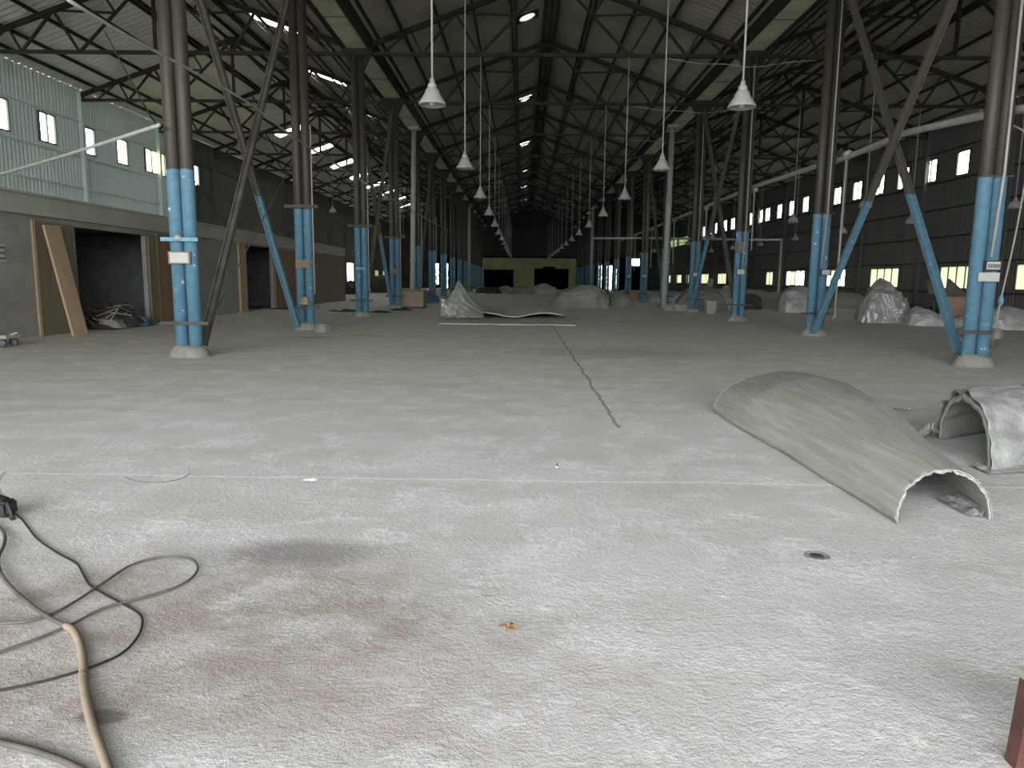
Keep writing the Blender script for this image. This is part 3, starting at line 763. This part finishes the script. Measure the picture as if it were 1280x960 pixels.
def place_world(mb, origin):
    mb.v = [(x-origin[0], y-origin[1], z-origin[2]) for x, y, z in mb.v]; return mb

# large grey arched sheet
nl, nr, fl = G(1122,656), G(1238,650), G(887,515)
sects = [(nl, nr, .30, -.03), (Vector((2.07,4.5,0)), Vector((2.86,4.75,0)), .34, -.02), (Vector((2.05,5.4,0)), Vector((3.25,5.9,0)), .40, -.02),
         (Vector((1.98,6.4,0)), Vector((3.5,7.1,0)), .42, -.02), (Vector((1.98,7.3,0)), Vector((3.62,8.4,0)), .35, 0)]
o = empty('arched_sheet', nl); tag(o, 'large grey ribbed arched sheet lying alone on the open floor', 'sheet')
place_world(shell(sects, .014, 44, .014, 'shell', M['streak'], 2, .0022, .035), nl).build('shell', M['streak'], o, True)
rim = []
for j in range(45):
    a = math.pi*(1-j/44); c_ = math.cos(a); s_ = math.sin(a)
    rim.append(nl.lerp(nr, (1+c_)/2)+Vector((-.03*s_,.035*(noise.noise((j*.5, 2, 2))-.25*c_)-.004,.30*abs(s_)**.85+.004+.012*noise.noise((j*.7,1,1))))-nl)
MB().tube(rim, .004, 6).build('torn_rim', M['plasticW'], o, True)
MB().grid(lambda u, v: nr-nl+Vector((-.10+.12*u, .02+.35*v, .015+.05*math.sin(u*3)*noise.noise((u*5,v*4,2))+.03*u)), 8, 8).build('loose_flap', M['plasticW'], o, True)

# wrapped arch at the right edge
s2 = [(Vector((3.52,6.2,0)), Vector((4.05,5.2,0)), .40, -.02), (Vector((4.05,6.5,0)), Vector((4.6,5.35,0)), .42, 0), (Vector((5.2,7.1,0)), Vector((5.8,5.9,0)), .40, 0)]
s2 = [(b_, a, h, l_) for a, b_, h, l_ in s2]
s2 = [(G(1172,548), G(1236,587), .46, 0), (G(1172,548)+Vector((.7,.35,0)), G(1236,587)+Vector((.7,.3,0)), .47, 0), (G(1172,548)+Vector((2.0,.9,0)), G(1236,587)+Vector((2.0,.8,0)), .45, 0)]
og = s2[0][1]
o = empty('wrapped_arch', og); tag(o, 'short arch wrapped in shiny clear plastic film, lying beside the grey arched sheet', 'sheet')
place_world(shell(s2, .05, 36, .03, 'shell', M['felt'], 5), og).build('shell', M['felt'], o, True)
s2b = [(a+Vector((-.02,.03,0)), c+Vector((-.02,-.05,0)), h+.03, l_) for a, c, h, l_ in s2]
place_world(shell(s2b, .006, 36, .045, 'wrap', M['plasticW'], 9), og).build('film_wrap', M['plasticW'], o, True)
MB().grid(lambda u, v: Vector((-.10+1.5*u, -.16+.22*v, .01+.05*abs(noise.noise((u*9,v*5,4)))*(v+.2)))+Vector((0,u*.25,0)), 26, 6).build('film_skirt', M['plasticW'], o)
MB().grid(lambda u, v: s2[0][0]-og+Vector((-.16+.2*u, -.05+.12*v, .01+.16*(1-abs(2*u-1))*(.6+.5*noise.noise((u*6,v*6,8))))), 12, 8).build('film_tuft', M['plasticW'], o)

# crumpled heaps
def heap(name, cx, cy, w, d, h, material, label, cat, seed, prof=None, group=None, sharp=.25, n=26, rz=0, flap=None, smooth=False):
    n = int(n*1.7)
    """prof(u)-> relative height along the width u in 0..1"""
    o = empty(name, (cx, cy, 0), rz); tag(o, label, cat, group)
    prof = prof or (lambda u: 1)
    bm = bmesh.new(); bmesh.ops.create_icosphere(bm, subdivisions=4 if n >= 40 else 3, radius=1)
    se = lambda v, e: math.copysign(abs(v)**e, v)
    for vt in bm.verts:
        q = vt.co.normalized(); e = .62
        x, y, z = se(q.x, e), se(q.y, e), se(q.z, .75)
        rid = 1-2.2*abs(noise.noise((q.x*2.1+seed, q.y*2.1, q.z*2.1))); rid2 = 1-2.2*abs(noise.noise((q.x*5+seed, q.y*5+3, q.z*5)))
        lump = noise.noise((q.x*1.3+seed*2, q.y*1.3, q.z*1.3))
        k_ = 1 + sharp*(.42*rid + .18*rid2 + .8*lump - .25)
        zz = h*max(0, z)*k_*prof(max(0, min(1, (x+1)/2)))
        flare = 1 + .10*max(0, -q.z)
        vt.co = (x*w/2*.96*(1+.35*(k_-1))*flare, y*d/2*.96*(1+.35*(k_-1))*flare, zz if q.z > 0 else 0)
    me = bpy.data.meshes.new('cover'); bm.to_mesh(me); bm.free(); me.materials.append(material)
    for p_ in me.polygons: p_.use_smooth = smooth
    co = bpy.data.objects.new('cover', me); C.objects.link(co); co.parent = o
    if flap:
        for k, (fx, fy, fw_, fh, fa) in enumerate(flap):
            def ff(u, v, fx=fx, fy=fy, fw_=fw_, fh=fh, fa=fa, k=k):
                return (fx+(u-.5)*fw_*(1-.6*v)*math.cos(fa), fy+(u-.5)*fw_*math.sin(fa)+.08*noise.noise((u*4, v*4, seed+k)), fh*v+.03*noise.noise((u*7, v*5, k)))
            MB().grid(ff, 8, 8).build('fold', M['plasticW'], o)
    return o
def hp(name, x0, x1, ybase, ytop, material, label, cat, seed, depth=None, **k):
    """heap whose front foot is seen at picture row ybase between columns x0 and x1, top at row ytop"""
    a, b_ = G(x0, ybase), G(x1, ybase); w = (b_-a).length; d = depth or w*.7
    c_ = (a+b_)/2; fwd = Vector((c_.x, c_.y, 0)).normalized()
    ctr = c_ + fwd*d*.5; ht = on(1, ctr.y, (x0+x1)/2, ytop).z
    return heap(name, ctr.x, ctr.y, w*1.05, d, max(.1, ht), material, label, cat, seed, rz=-math.atan2(fwd.x, fwd.y)*.5, **k)
CAT = 'bundle'
hp('covered_heap', 689, 758, 385, 354, M['tarpgrey'], 'big grey-green covered heap behind the flat sheets in the nave', CAT, 1, 2.4, prof=lambda u: .55+.45*math.sin(min(1,u*1.15)*math.pi*.62), flap=[(1.2,-1.1,.4,.35,.2)])
hp('covered_heap', 761, 788, 383, 363, M['tarpgrey'], 'smaller grey-green covered heap touching the big nave heap', CAT, 2, 1.6, prof=lambda u: 1-.35*u)
hp('brown_bale', 786, 799, 376, 365, M['rust'], 'orange-brown bale behind the sixth column under the duct', CAT, 3, 1.2)
hp('plastic_heap', 810, 850, 377, 364, M['plastic'], 'flat pale plastic heap behind the right white downpipe', CAT, 4, 2.4, flap=[(-.5,-.9,.5,.4,.1)])
hp('plastic_bundle', 896, 920, 381, 357, M['plasticW'], 'round white plastic bundle by the third column under the duct', CAT, 5, 1.2)
hp('covered_heap', 924, 976, 386, 362, M['tarpgrey'], 'long dusty heap with dark shaded side below the small two-pane window', CAT, 6, 1.6, prof=lambda u: 1.0-.12*u)
hp('dark_scrap_and_shadow', 926, 950, 387, 368, M['darkcloth'], 'black mass put in as the shadow against the long dusty heap', CAT, 16, .8)  # dark mass stands in for the heap's shadow
hp('wrapped_block', 974, 1016, 391, 358, M['plastic'], 'upright rounded block wrapped in grey plastic left of the second duct column', CAT, 7, 1.5, prof=lambda u: 1.0, sharp=.18)
hp('grey_roll', 1040, 1076, 386, 366, M['tarpgrey'], 'dark grey rolled bundle behind the second duct column', CAT, 8, 1.2, sharp=.1)
hp('plastic_heap', 1075, 1131, 404, 358, M['plasticW'], 'tall shiny clear plastic heap below the four-pane window', CAT, 9, 1.7, prof=lambda u: .5+.55*math.sin(math.pi*min(1,.15+u*.85)), sharp=.4, flap=[(-.5,-.6,.7,.8,.3)])
hp('plastic_roll', 1138, 1204, 408, 387, M['plastic'], 'low long plastic-wrapped roll running from the tall shiny heap', CAT, 10, .8, prof=lambda u: .8+.35*math.sin(u*7), sharp=.3)
hp('plastic_heap', 1236, 1300, 413, 381, M['plastic'], 'low plastic-wrapped mound behind the first duct column', CAT, 11, 1.3, prof=lambda u: 1.15-.75*u, sharp=.2)
hp('dark_scrap_and_shadow', 1128, 1166, 397, 383, M['darkcloth'], 'low black scrap heap behind the long plastic roll', CAT, 12, 1.0, sharp=.5)
hp('covered_heap', 846, 908, 388, 357, M['tarpgrey'], 'grey peaked heap behind the fourth column under the duct', CAT, 13, 2.2, prof=lambda u: .35+.7*math.sin(math.pi*min(1,u*.95+.05)), flap=[(.6,-.9,.6,.5,.2),(1.0,-.8,.5,.5,-.3)])
# curled upright board in the peaked heap
a = G(876, 384)
o = MB().grid(lambda u, v: (.35*u+.22*v, .15*math.sin(u*2.6), 1.4*v+.1*math.sin(u*3)*v), 10, 8).build('curled_board', M['tan']); o.location = (a.x+.25, a.y+.7, 0)
tag(o, 'tan curled board standing up out of the peaked heap', 'board')
# small half pipe
a, b_ = G(829,389), G(845,389.5)
s3 = [(a, b_, .33, 0), (a+Vector((1.2,.5,0)), b_+Vector((1.2,.3,0)), .34, 0)]
o = empty('half_pipe', a); tag(o, 'small grey half-pipe sheet at the foot of the right white downpipe', 'sheet')
place_world(shell(s3, .03, 20, .02, 'shell', M['felt'], 7), a).build('shell', M['felt'], o, True)
# white bucket
a = G(887.5, 392)
o = empty('bucket', a); tag(o, 'white square bucket standing by the fourth column under the duct', 'bucket')
MB().hexa([(-.17,-.17,0),(.17,-.17,0),(.17,.17,0),(-.17,.17,0),(-.2,-.2,.5),(.2,-.2,.5),(.2,.2,.5),(-.2,.2,.5)]).build('body', M['white'], o)
MB().box(-.21,.21,-.21,.21,.5,.53).build('lid', M['pvc'], o)

# folded board hopper below the four-pane window
a = G(1188, 400)
o = empty('board_hopper', (a.x, a.y+.6, 0)); tag(o, 'angular hopper of pinkish plywood and dark bent boards behind the plastic roll', 'hopper')
ex = Vector((1,.0,0))
MB().hexa([(.1,-.02,.1),(1.0,-.02,.1),(1.0,.04,.1),(.1,.04,.1),(-.15,-.02,.85),(1.0,-.02,.85),(1.0,.04,.85),(-.15,.04,.85)]).build('plywood_panel', M['pink'], o)
q = MB(); q.poly([(.0+.17*math.cos(k*.628), -.03, .6+.11*math.sin(k*.628)) for k in range(10)]); q.build('hole', M['darkcloth'], o)
MB().hexa([(-.55,0,.95),(.15,0,.95),(.15,.04,.95),(-.55,.04,.95),(-.75,0,1.5),(-.05,.3,1.5),(-.05,.34,1.5),(-.75,.04,1.5)]).build('bent_board', M['board'], o)
q = MB(); q.poly([(.05,.0,.9),(.95,.0,.9),(.3,.25,1.55)]); q.poly([(.05,.04,.9),(.3,.29,1.55),(.95,.04,.9)]); q.quad((.05,0,.9),(.3,.25,1.55),(.3,.29,1.55),(.05,.04,.9)); q.quad((.95,0,.9),(.95,.04,.9),(.3,.29,1.55),(.3,.25,1.55)); q.build('bent_board', M['board'], o)
for x, y in ((.15,.0),(.95,.0),(.15,.8),(.95,.8)): MB().box(x-.03,x+.03,y,y+.06,0,.85).build('leg', M['board'], o)
MB().hexa([(-.2,.05,.85),(1.0,.05,.85),(1.0,.8,.85),(-.2,.8,.85),(-.2,.05,.9),(1.0,.05,.9),(1.0,.8,.9),(-.2,.8,.9)]).build('top_board', M['board'], o)

# flat stack of sheets in the nave with a curled film
bl, br = G(548,406), G(720,408)
o = empty('flat_sheet', bl); tag(o, 'flat grey-green sheet with pale torn front edge lying in the nave', 'sheet')
def sh(x0, x1, y0, y1, z0, amp, seed, th=.03):
    def top(u, v): 
        x = x0+(x1-x0)*u; y = y0+(y1-y0)*v
        return Vector((x, y+.12*noise.noise((u*5,seed,v)), z0+amp*(.5+noise.noise((u*3+seed, v*3, seed)))+.012*noise.noise((u*14, v*8, seed))))
    b = MB(); b.grid(top, 40, 30)
    b.grid(lambda u, v: top(u, v)-Vector((0,0,th)) , 40, 30)
    b.grid(lambda u, v: top(u, 0)-Vector((0,0,th*v)), 40, 1); b.grid(lambda u, v: top(0, u)-Vector((0,0,th*v)), 30, 1); b.grid(lambda u, v: top(1, u)-Vector((0,0,th*v)), 30, 1); b.grid(lambda u, v: top(u, 1)-Vector((0,0,th*v)), 40, 1)
    return b
place_world(sh(bl.x, br.x, bl.y, bl.y+7.5, .035, .03, 1, .03), bl).build('sheet', M['sheetpale'], o, True)
MB().tube([Vector((bl.x+(br.x-bl.x)*k/40-bl.x, .12*noise.noise((k/40*5,1,0))-.01, .045+.015*noise.noise((k*.6,2,2)))) for k in range(41)], .006, 5).build('torn_edge', M['felt'], o)
p1 = Vector((-2.2, 23.2, .1))
o = empty('bowed_sheet', p1); tag(o, 'upper grey-brown sheet bowing up on top of the flat sheet', 'sheet')
place_world(sh(-1.9, 1.35, 23.5, 31.0, .15, .12, 4, .03), p1).build('sheet', M['sheetpale'], o, True)
o = empty('curled_film', (-2.0, 22.8, .1)); tag(o, 'peaked curl of thin greenish film standing on the flat sheet', 'film')
def curl(u, v):
    pts = [(-.55,.0,.25),(-.42,.05,.55),(-.15,.1,.9),(-.03,.15,1.2),(.15,.2,.95),(.4,.3,.6),(.75,.4,.22)]
    k = min(int(u*6), 5); f_ = u*6-k; p = [pts[k][i]*(1-f_)+pts[k+1][i]*f_ for i in range(3)]
    return (p[0]+.1*(1-v)*(u-.5)+.03*noise.noise((u*8,v*6,1)), p[1]+.5*(1-v)*(.3-u)+.06*noise.noise((u*6,v*7,3)), p[2]*v+.02*noise.noise((u*11,v*9,5)))
MB().grid(curl, 30, 16).build('film', M['film'], o)
MB().grid(lambda u, v: (-.55+.5*u, -.12+.2*v+.05*noise.noise((u*9,v*5,7)), .08+.55*v*(1-.5*u)+.05*noise.noise((u*9,v*9,2))), 14, 12).build('shiny_fold', M['plasticW'], o)

# far heaps in the nave
for k, (x0, x1, yb, yt, mm, lb) in enumerate(((596,625,367,359,'darkcloth','low dark heap far down the nave before the dark opening'),(622,640,366.5,358,'tarpgrey','small grey heap far down the nave between openings'),
        (637,664,368,359,'tarpgrey','grey wrapped heap far down the nave before the painted pier'),(660,672,367,357,'plasticW','small white plastic tuft far down the nave'),(668,694,368,356,'plastic','far grey plastic heap before the dark opening on the duct side'))):
    hp('far_heap', x0, x1, yb, yt, M[mm], lb, CAT, 20+k, 1.5, n=14)
# left aisle odds and ends
hp('blue_covered_heap', 522, 549, 379, 366, M['bluetarp'], 'dull blue covered heap at the sixth left column', CAT, 30, 1.5, n=16)
hp('far_heap', 464, 490, 366, 346, M['darkcloth'], 'black heap against the far left cladding', CAT, 31, 3, n=16)
hp('far_heap', 432, 446, 368, 352, M['darkcloth'], 'dark heap under the tall bright opening', CAT, 32, 2, n=16)
a, b_ = G(500,385), G(530,385)
o = empty('tan_bin', ((a.x+b_.x)/2, a.y+.5, 0)); tag(o, 'tan rough box standing by the fourth left column', 'box')
w = (b_-a).length/2
MB().hexa([(-w,-.5,0),(w*.95,-.5,0),(w*.95,.5,0),(-w,.5,0),(-w*.95,-.5,.82),(w,-.5,.76),(w,.5,.76),(-w*.95,.5,.82)]).build('body', M['tan'], o)
MB().box(-w,w,-.52,.52,.0,.06).build('base_board', M['darkcloth'], o)
MB().hexa([(-w*.97,-.53,.76),(w*1.02,-.53,.70),(w*1.02,.53,.70),(-w*.97,.53,.76),(-w*.97,-.53,.83),(w*1.02,-.53,.78),(w*1.02,.53,.78),(-w*.97,.53,.83)]).build('rim', M['signwood'], o)

# wire tangles by left columns
def tangle(name, c_, r, n, label, seed):
    random.seed(seed); o = empty(name, c_); tag(o, label, 'scrap')
    for k in range(n):
        a0 = random.uniform(0, 6.28); pts = []
        cx, cy = random.uniform(-r*.6, r*.6), random.uniform(-r*.3, r*.3); rr = random.uniform(.3, .6)*r
        for j in range(9):
            a = a0+j*.6; pts.append((cx+rr*math.cos(a)*1.3, cy+rr*math.sin(a)*.6, .03+.12*abs(noise.noise((j*.4, k, seed)))*r*1.5))
        MB().tube(crv(pts, 4), .018, 5).build('loop', M['black'], o, True)
    MB().grid(lambda u, v: ((u-.5)*r*1.2, (v-.5)*r*.5, .01+.12*max(0, 1-((u-.5)**2+(v-.5)**2)*4)*(.5+abs(noise.noise((u*4,v*4,seed))))), 10, 8).build('rag', M['darkcloth'], o)
tangle('wire_tangle', G(434,390), .55, 6, 'tangle of dark wire left of the third left column', 1)
tangle('wire_tangle', G(474,391), .5, 4, 'dark wire scrap right of the third left column', 2)
tangle('wire_tangle', G(505,388), .5, 4, 'dark scrap at the foot of the fourth left column', 3)
tangle('wire_tangle', G(356,387), .4, 4, 'dark scrap by the second doorway of the cement rooms', 4)

# rubble by second left column
a = G(403, 415)
o = MB().lathe([(.0,0),(.17,0),(.18,.1),(.12,.2),(.0,.22)], 7).build('concrete_lump', M['mound']); o.location = a; tag(o, 'pale concrete lump beside the second left column foot', 'rubble')
# boxy clamp at L2
MB().lathe([(.0,-.05),(.12,-.04),(.13,.06),(.07,.15),(.0,.16)], 8, (.02,-.16,.68)).build('wrapped_joint', M['tan'], cols['L',1])
MB().lathe([(.0,-.05),(.1,-.04),(.11,.06),(.06,.12),(.0,.13)], 8, (.25,-.1,.5)).build('valve', M['drain'], cols['R',0])
# hanging rope by first right column
o = empty('hanging_rope', (8.2, 12.4, .5)); tag(o, 'pale rope with knot hanging beside the first duct column', 'rope')
rp = [(XR+.45, 12.6, 4.1)] + [on(1, 12.6, x, y) for x, y in ((1290,175),(1281,230),(1268,300),(1252,370),(1246,400),(1240,425))]
MB().tube([p-o.location for p in crv(rp, 5)], .016, 6).build('rope', M['pvc'], o, True)
kn = on(1, 12.6, 1251, 376)-o.location
MB().lathe([(.0,-.1),(.04,-.06),(.05,0),(.03,.08),(.0,.12)], 8, kn).build('knot', M['bluebar'], o, True)
ck = on(1, 12.6, 1240, 425)-o.location
MB().lathe([(.0,-.14),(.08,-.1),(.06,0),(.09,.05),(.0,.1)], 8, ck).build('chain_hook', M['drain'], o, True)

# ---- junk pile at the wide doorway
random.seed(11)
jc = Vector((-10.55, 18.35, 0))
o = empty('scrap_pile', jc); tag(o, 'pile of wood strips, wire and scrap beside the wide dark doorway', 'scrap pile')
MB().grid(lambda u, v: ((u-.5)*1.3, (v-.5)*2.0, .62*max(0, 1-((u-.5)**2*3.2+(v-.6)**2*3.6))*(.7+.6*abs(noise.noise((u*4,v*5,3))))), 14, 18).build('rubble_core', M['darkcloth'], o)
for k in range(26):
    a = random.uniform(0, 6.28); x, y = random.uniform(-.4,.5), random.uniform(-.7,.6); L_ = random.uniform(.35,.9); z = random.uniform(.25,.75)*max(.2,1-abs(y))
    d = Vector((math.cos(a)*L_/2, math.sin(a)*L_/2, random.uniform(-.12,.12)))
    MB().bar(Vector((x,y,z))-d, Vector((x,y,z))+d, random.uniform(.02,.06), random.uniform(.015,.03)).build('strip', random.choice([M['wood'], M['olive'], M['drain'], M['pvc'], M['ply']]), o)
for k in range(4):
    pts = [(random.uniform(-.1,.6), random.uniform(-.7,.8), random.uniform(.05,.6)) for _ in range(4)]
    MB().tube(crv(pts, 5), .012, 5).build('wire', M['pvc'] if k % 2 else M['black'], o, True)
MB().hexa([(.1,-.7,.02),(.6,-.6,.02),(.6,-.05,.02),(.1,-.1,.02),(.1,-.7,.25),(.45,-.6,.2),(.45,-.05,.22),(.1,-.1,.3)]).build('grey_block', M['mound'], o)
MB().grid(lambda u, v: (.2+.5*u, .35+.55*v, .02+.25*math.sin(u*3.1)*math.sin(v*3.1)+.03*noise.noise((u*5,v*5,1))), 8, 8).build('rag', M['bluetarp'], o)

# leaning timber board
t0, t1 = on(0, -10.25, 52, 281), on(0, -10.25, 72, 282)
b0, b1 = G(90,420), G(108,418)
ex = Vector((.05, 0, 0))
o = MB().hexa([b0, b1, b1+ex, b0+ex, t0, t1, t1+ex, t0+ex]).build('leaning_board', M['wood']); tag(o, 'long pale tan board leaning against the olive panel', 'board')
# white sign on the cement wall
o = empty('wall_sign', (PX+.01, 14.36, 1.74)); tag(o, 'small white sign plate on the cement room wall', 'sign')
MB().box(0,.015,-.14,.14,-.17,.17).build('plate', M['sign'], o)
for z, w in ((.11,.22),(.0,.2),(-.11,.22)): MB().box(.015,.018,-w/2,w/2,z-.025,z+.02).build('print_line', M['print'], o)
for s in (-1, 1): MB().box(.015,.018,s*.11-.012,s*.11+.012,-.13,.13).build('print_line', M['print'], o)
# small white trolley at the picture's left edge
a = G(2, 434)
o = empty('low_trolley', (a.x-.25, a.y+.1, 0)); tag(o, 'low white trolley by the cement wall', 'trolley')
MB().box(-.5,.42,-.2,.2,.16,.22).build('deck', M['white'], o)
for x in (-.4,.3):
    for y in (-.15,.15): MB().tube([(x,y-.03,.075),(x,y+.03,.075)], .075, 12).build('wheel', M['drain'], o, True)
MB().tube([(.3,0,.2),(.5,0,.26)], .02, 6).build('handle', M['white'], o, True)

# ================================================================== FOREGROUND
def fl(pts, z=.012): return [G(x, y, z) for x, y in pts]
def cable(name, pts, r, material, label, cat='cable', z=None, n=8):
    o = MB().tube(crv(fl(pts, z or r+.003), n), r, 8).build(name, material, None, True); tag(o, label, cat); return o
cable('extension_lead', [(16,640),(28,650),(45,672),(70,690),(95,704),(103,716),(112,731),(130,742),(150,753),(170,764),(178,775),(172,796),(150,818),(110,835),(60,850),(0,863),(-40,870)], .0045, M['black'], 'thin black cord running from the black tool across the stain')
cable('looped_cable', [(-40,780),(0,779),(35,776),(70,765),(100,748),(130,728),(165,706),(205,696),(235,698),(247,708),(240,722),(215,736),(170,749),(130,760),(90,780),(50,797),(0,815),(-40,830)], .0058, M['hosedark'], 'grey-brown cable making a flat loop on the stained floor', z=.012)
o = empty('rubber_hose', G(80,781)); tag(o, 'grey hose joined to a tan sleeve running out past the camera', 'hose')
def rel(pts, z): return [p-o.location for p in crv(fl(pts, z), 8)]
MB().tube(rel([(-14,650),(4,665),(5,680),(-2,697),(0,715),(15,735),(36,754),(60,771),(84,783)], .018), .0085, 8).build('grey_hose', M['hosedark'], o, True)
MB().tube(rel([(82,782),(92,789),(100,806),(104,830),(104,852),(109,882),(118,915),(130,948),(142,985),(150,1020)], .016), .0135, 10).build('tan_sleeve', M['hose'], o, True)
q = rel([(103,842),(103.4,844),(103.7,847)], .016); MB().tube(q, .0145, 10).build('joint_band', M['signwood'], o, True)
cable('dark_hose', [(-30,920),(0,928),(30,935),(60,944),(90,956),(120,972),(150,990)], .009, M['hosedark'], 'dark hose crossing the corner of the stained floor', 'hose')
# black tool with strap
a = G(8, 648)
o = empty('power_tool', a); tag(o, 'black power tool with grey strap standing at the cord end', 'tool')
bm = bmesh.new(); bmesh.ops.create_cube(bm, size=1); bmesh.ops.scale(bm, vec=(.11,.10,.085), verts=bm.verts); bmesh.ops.translate(bm, vec=(-.03,.02,.055), verts=bm.verts)
bmesh.ops.bevel(bm, geom=bm.edges[:], offset=.014, segments=2, affect='EDGES'); me = bpy.data.meshes.new('body'); bm.to_mesh(me); bm.free(); me.materials.append(M['black'])
ob = bpy.data.objects.new('body', me); C.objects.link(ob); ob.parent = o
MB().tube(crv([(.01,0,.09),(.03,-.01,.06),(.045,-.02,.03),(.05,-.02,.0)], 5), .012, 8).build('foot', M['black'], o, True)
MB().tube([(-.16,.04,.10),(-.09,.03,.09),(-.02,.02,.07)], [.03,.045,.045], 12).build('motor', M['black'], o, True)
MB().grid(lambda u, v: (-.02-.05*math.sin(u*3.1)+.02*v, .04, .09+.16*u), 12, 2).build('strap', M['hosedark'], o)
MB().grid(lambda u, v: (-.02-.05*math.sin(u*3.1)+.02*v-.05*u, .06, .25+.05*u), 12, 2).build('strap', M['drain'], o)
# thin wire curl on the floor
o = MB().tube(crv([G(155,596,.004), G(170,601,.004), G(195,603,.004), G(220,600,.004), G(236,593,.004), G(237,588,.03), G(236,583,.05)], 6), .0022, 6).build('wire_curl', M['drain'], None, True)
tag(o, 'thin dark wire curl lying near the floor joint', 'wire')
o = MB().grid(lambda u, v: (.10*u-.05, .05*v, .006+.02*noise.noise((u*4,v*3,1))*u), 6, 4).build('paper_scrap', M['paper']); o.location = G(386, 602); tag(o, 'small white paper scrap on the floor joint', 'paper')
o = MB().grid(lambda u, v: (.16*u-.05, .012*v, .004+.003*u), 6, 2).build('paper_scrap', M['paper']); o.location = G(160, 577); tag(o, 'thin white strip lying beyond the wire curl', 'paper')
# dry leaf cluster
random.seed(3)
o = empty('dry_leaf', G(636,787)); tag(o, 'crumpled dry brown leaf on the pale floor', 'leaf')
for k in range(6):
    a = k*1.05+random.uniform(-.3,.3); L_ = random.uniform(.025,.045); ca, sa = math.cos(a), math.sin(a)
    MB().grid(lambda u, v: (ca*u*L_-sa*(v-.5)*.02*math.sin(u*3), sa*u*L_+ca*(v-.5)*.02*math.sin(u*3), .004+.018*u*(1-u)*2+.01*abs(v-.5)), 5, 4).build('lobe', M['leafbrown'] if k % 2 else M['rust'], o)
# drain cover
o = empty('floor_drain', G(1021,696)); tag(o, 'small round iron cover set in the floor before the arched sheet', 'cover')
q = MB().lathe([(.0,.006),(.036,.006),(.038,.003)], 20); q.build('plate', M['drain'], o)
MB().lathe([(.046,.001),(.05,.008),(.058,.008),(.06,.001)], 24).build('rim', M['grit'], o)
for k in range(3): MB().box(-.025,.025,-.02+k*.018,-.014+k*.018,.006,.009).build('slot', M['black'], o)
# tiny peg
o = empty('floor_peg', G(696,584)); tag(o, 'tiny dark peg sticking up by the floor joint', 'peg')
MB().tube([(0,0,0),(.003,0,.03)], [.005,.004], 8).build('pin', M['black'], o, True)
MB().lathe([(.0,0),(.009,0),(.009,.006),(.0,.008)], 8).build('collar', M['paper'], o)
# film scrap near arches
o = MB().grid(lambda u, v: (.34*u-.17, .07*v, .006+.03*abs(noise.noise((u*6,v*4,2)))), 16, 6).build('film_scrap', M['plasticW']); o.location = G(1122, 513); tag(o, 'small crumpled film scrap between the two arches', 'scrap')
# grit crumbs on the spalled foreground floor: uncountable
random.seed(5); b = MB()
for k in range(900):
    x = random.uniform(-2.2, 2.6); y = 1.7+3.5*random.random()**1.6; r_ = random.uniform(.002,.006)
    n0 = len(b.v); b.v += [(x-r_,y-r_*.6,0),(x+r_,y-r_*.4,0),(x,y+r_,0),(x,y,r_*.9)]; b.f += [(n0,n0+1,n0+3),(n0+1,n0+2,n0+3),(n0+2,n0,n0+3)]
tag(b.build('floor_grit', M['mound']), 'loose concrete crumbs scattered over the foreground floor', 'grit', kind='stuff')

# maroon stool at the right edge
foot = G(1272, 957)
o = empty('maroon_stool', foot); tag(o, 'maroon steel stool with pale worn seat at the floor edge', 'stool')
SZ = .30
sc_ = on(2, SZ, 1269, 832)-foot
for dx, dy in ((0,0),(.30,.05),(.02,-.30),(.32,-.26)):
    MB().hexa([(dx-.02,dy-.02,0),(dx+.025,dy-.02,0),(dx+.025,dy+.025,0),(dx-.02,dy+.025,0),
               (dx+.0,dy-.02,SZ-.02),(dx+.06,dy-.02,SZ-.02),(dx+.06,dy+.03,SZ-.02),(dx+.0,dy+.03,SZ-.02)]).build('leg', M['maroon'], o)
MB().box(sc_.x, sc_.x+.42, sc_.y-.36, sc_.y, SZ-.02, SZ).build('seat', M['stoneedge'], o)

# greenery outside the end openings
random.seed(9)
for k, (x, y, r_) in enumerate(((-12.4, YB+7, 1.7), (-8.0, YB+8, 2.0), (11.6, YB+7, 1.8), (16.4, YB+8.5, 2.0))):
    b = MB()
    for j in range(260):
        d = Vector((random.gauss(0,1), random.gauss(0,1), random.gauss(0,1))).normalized()*r_*random.uniform(.75,1)
        c_ = d+Vector((0,0,r_*.9)); 
        if c_.z < 0: continue
        u = Vector((random.gauss(0,1), random.gauss(0,1), random.gauss(0,1))).normalized()*.22; w = u.cross(d).normalized()*.16
        b.quad(c_-u-w, c_+u-w, c_+u+w, c_-u+w)
    o = empty('leafy_bush', (x, y, 0)); b.build('foliage', M['green'], o)
    MB().tube([(0,0,-.06),(.1,0,1.5)], .08, 6).build('stem', M['olive'], o)
    tag(o, '%s green leafy bush outside the end wall openings of the %s aisle' % ('smaller' if r_ < 1.9 else 'larger', 'left' if x < 0 else 'right'), 'bush', 'bushes outside the end wall')
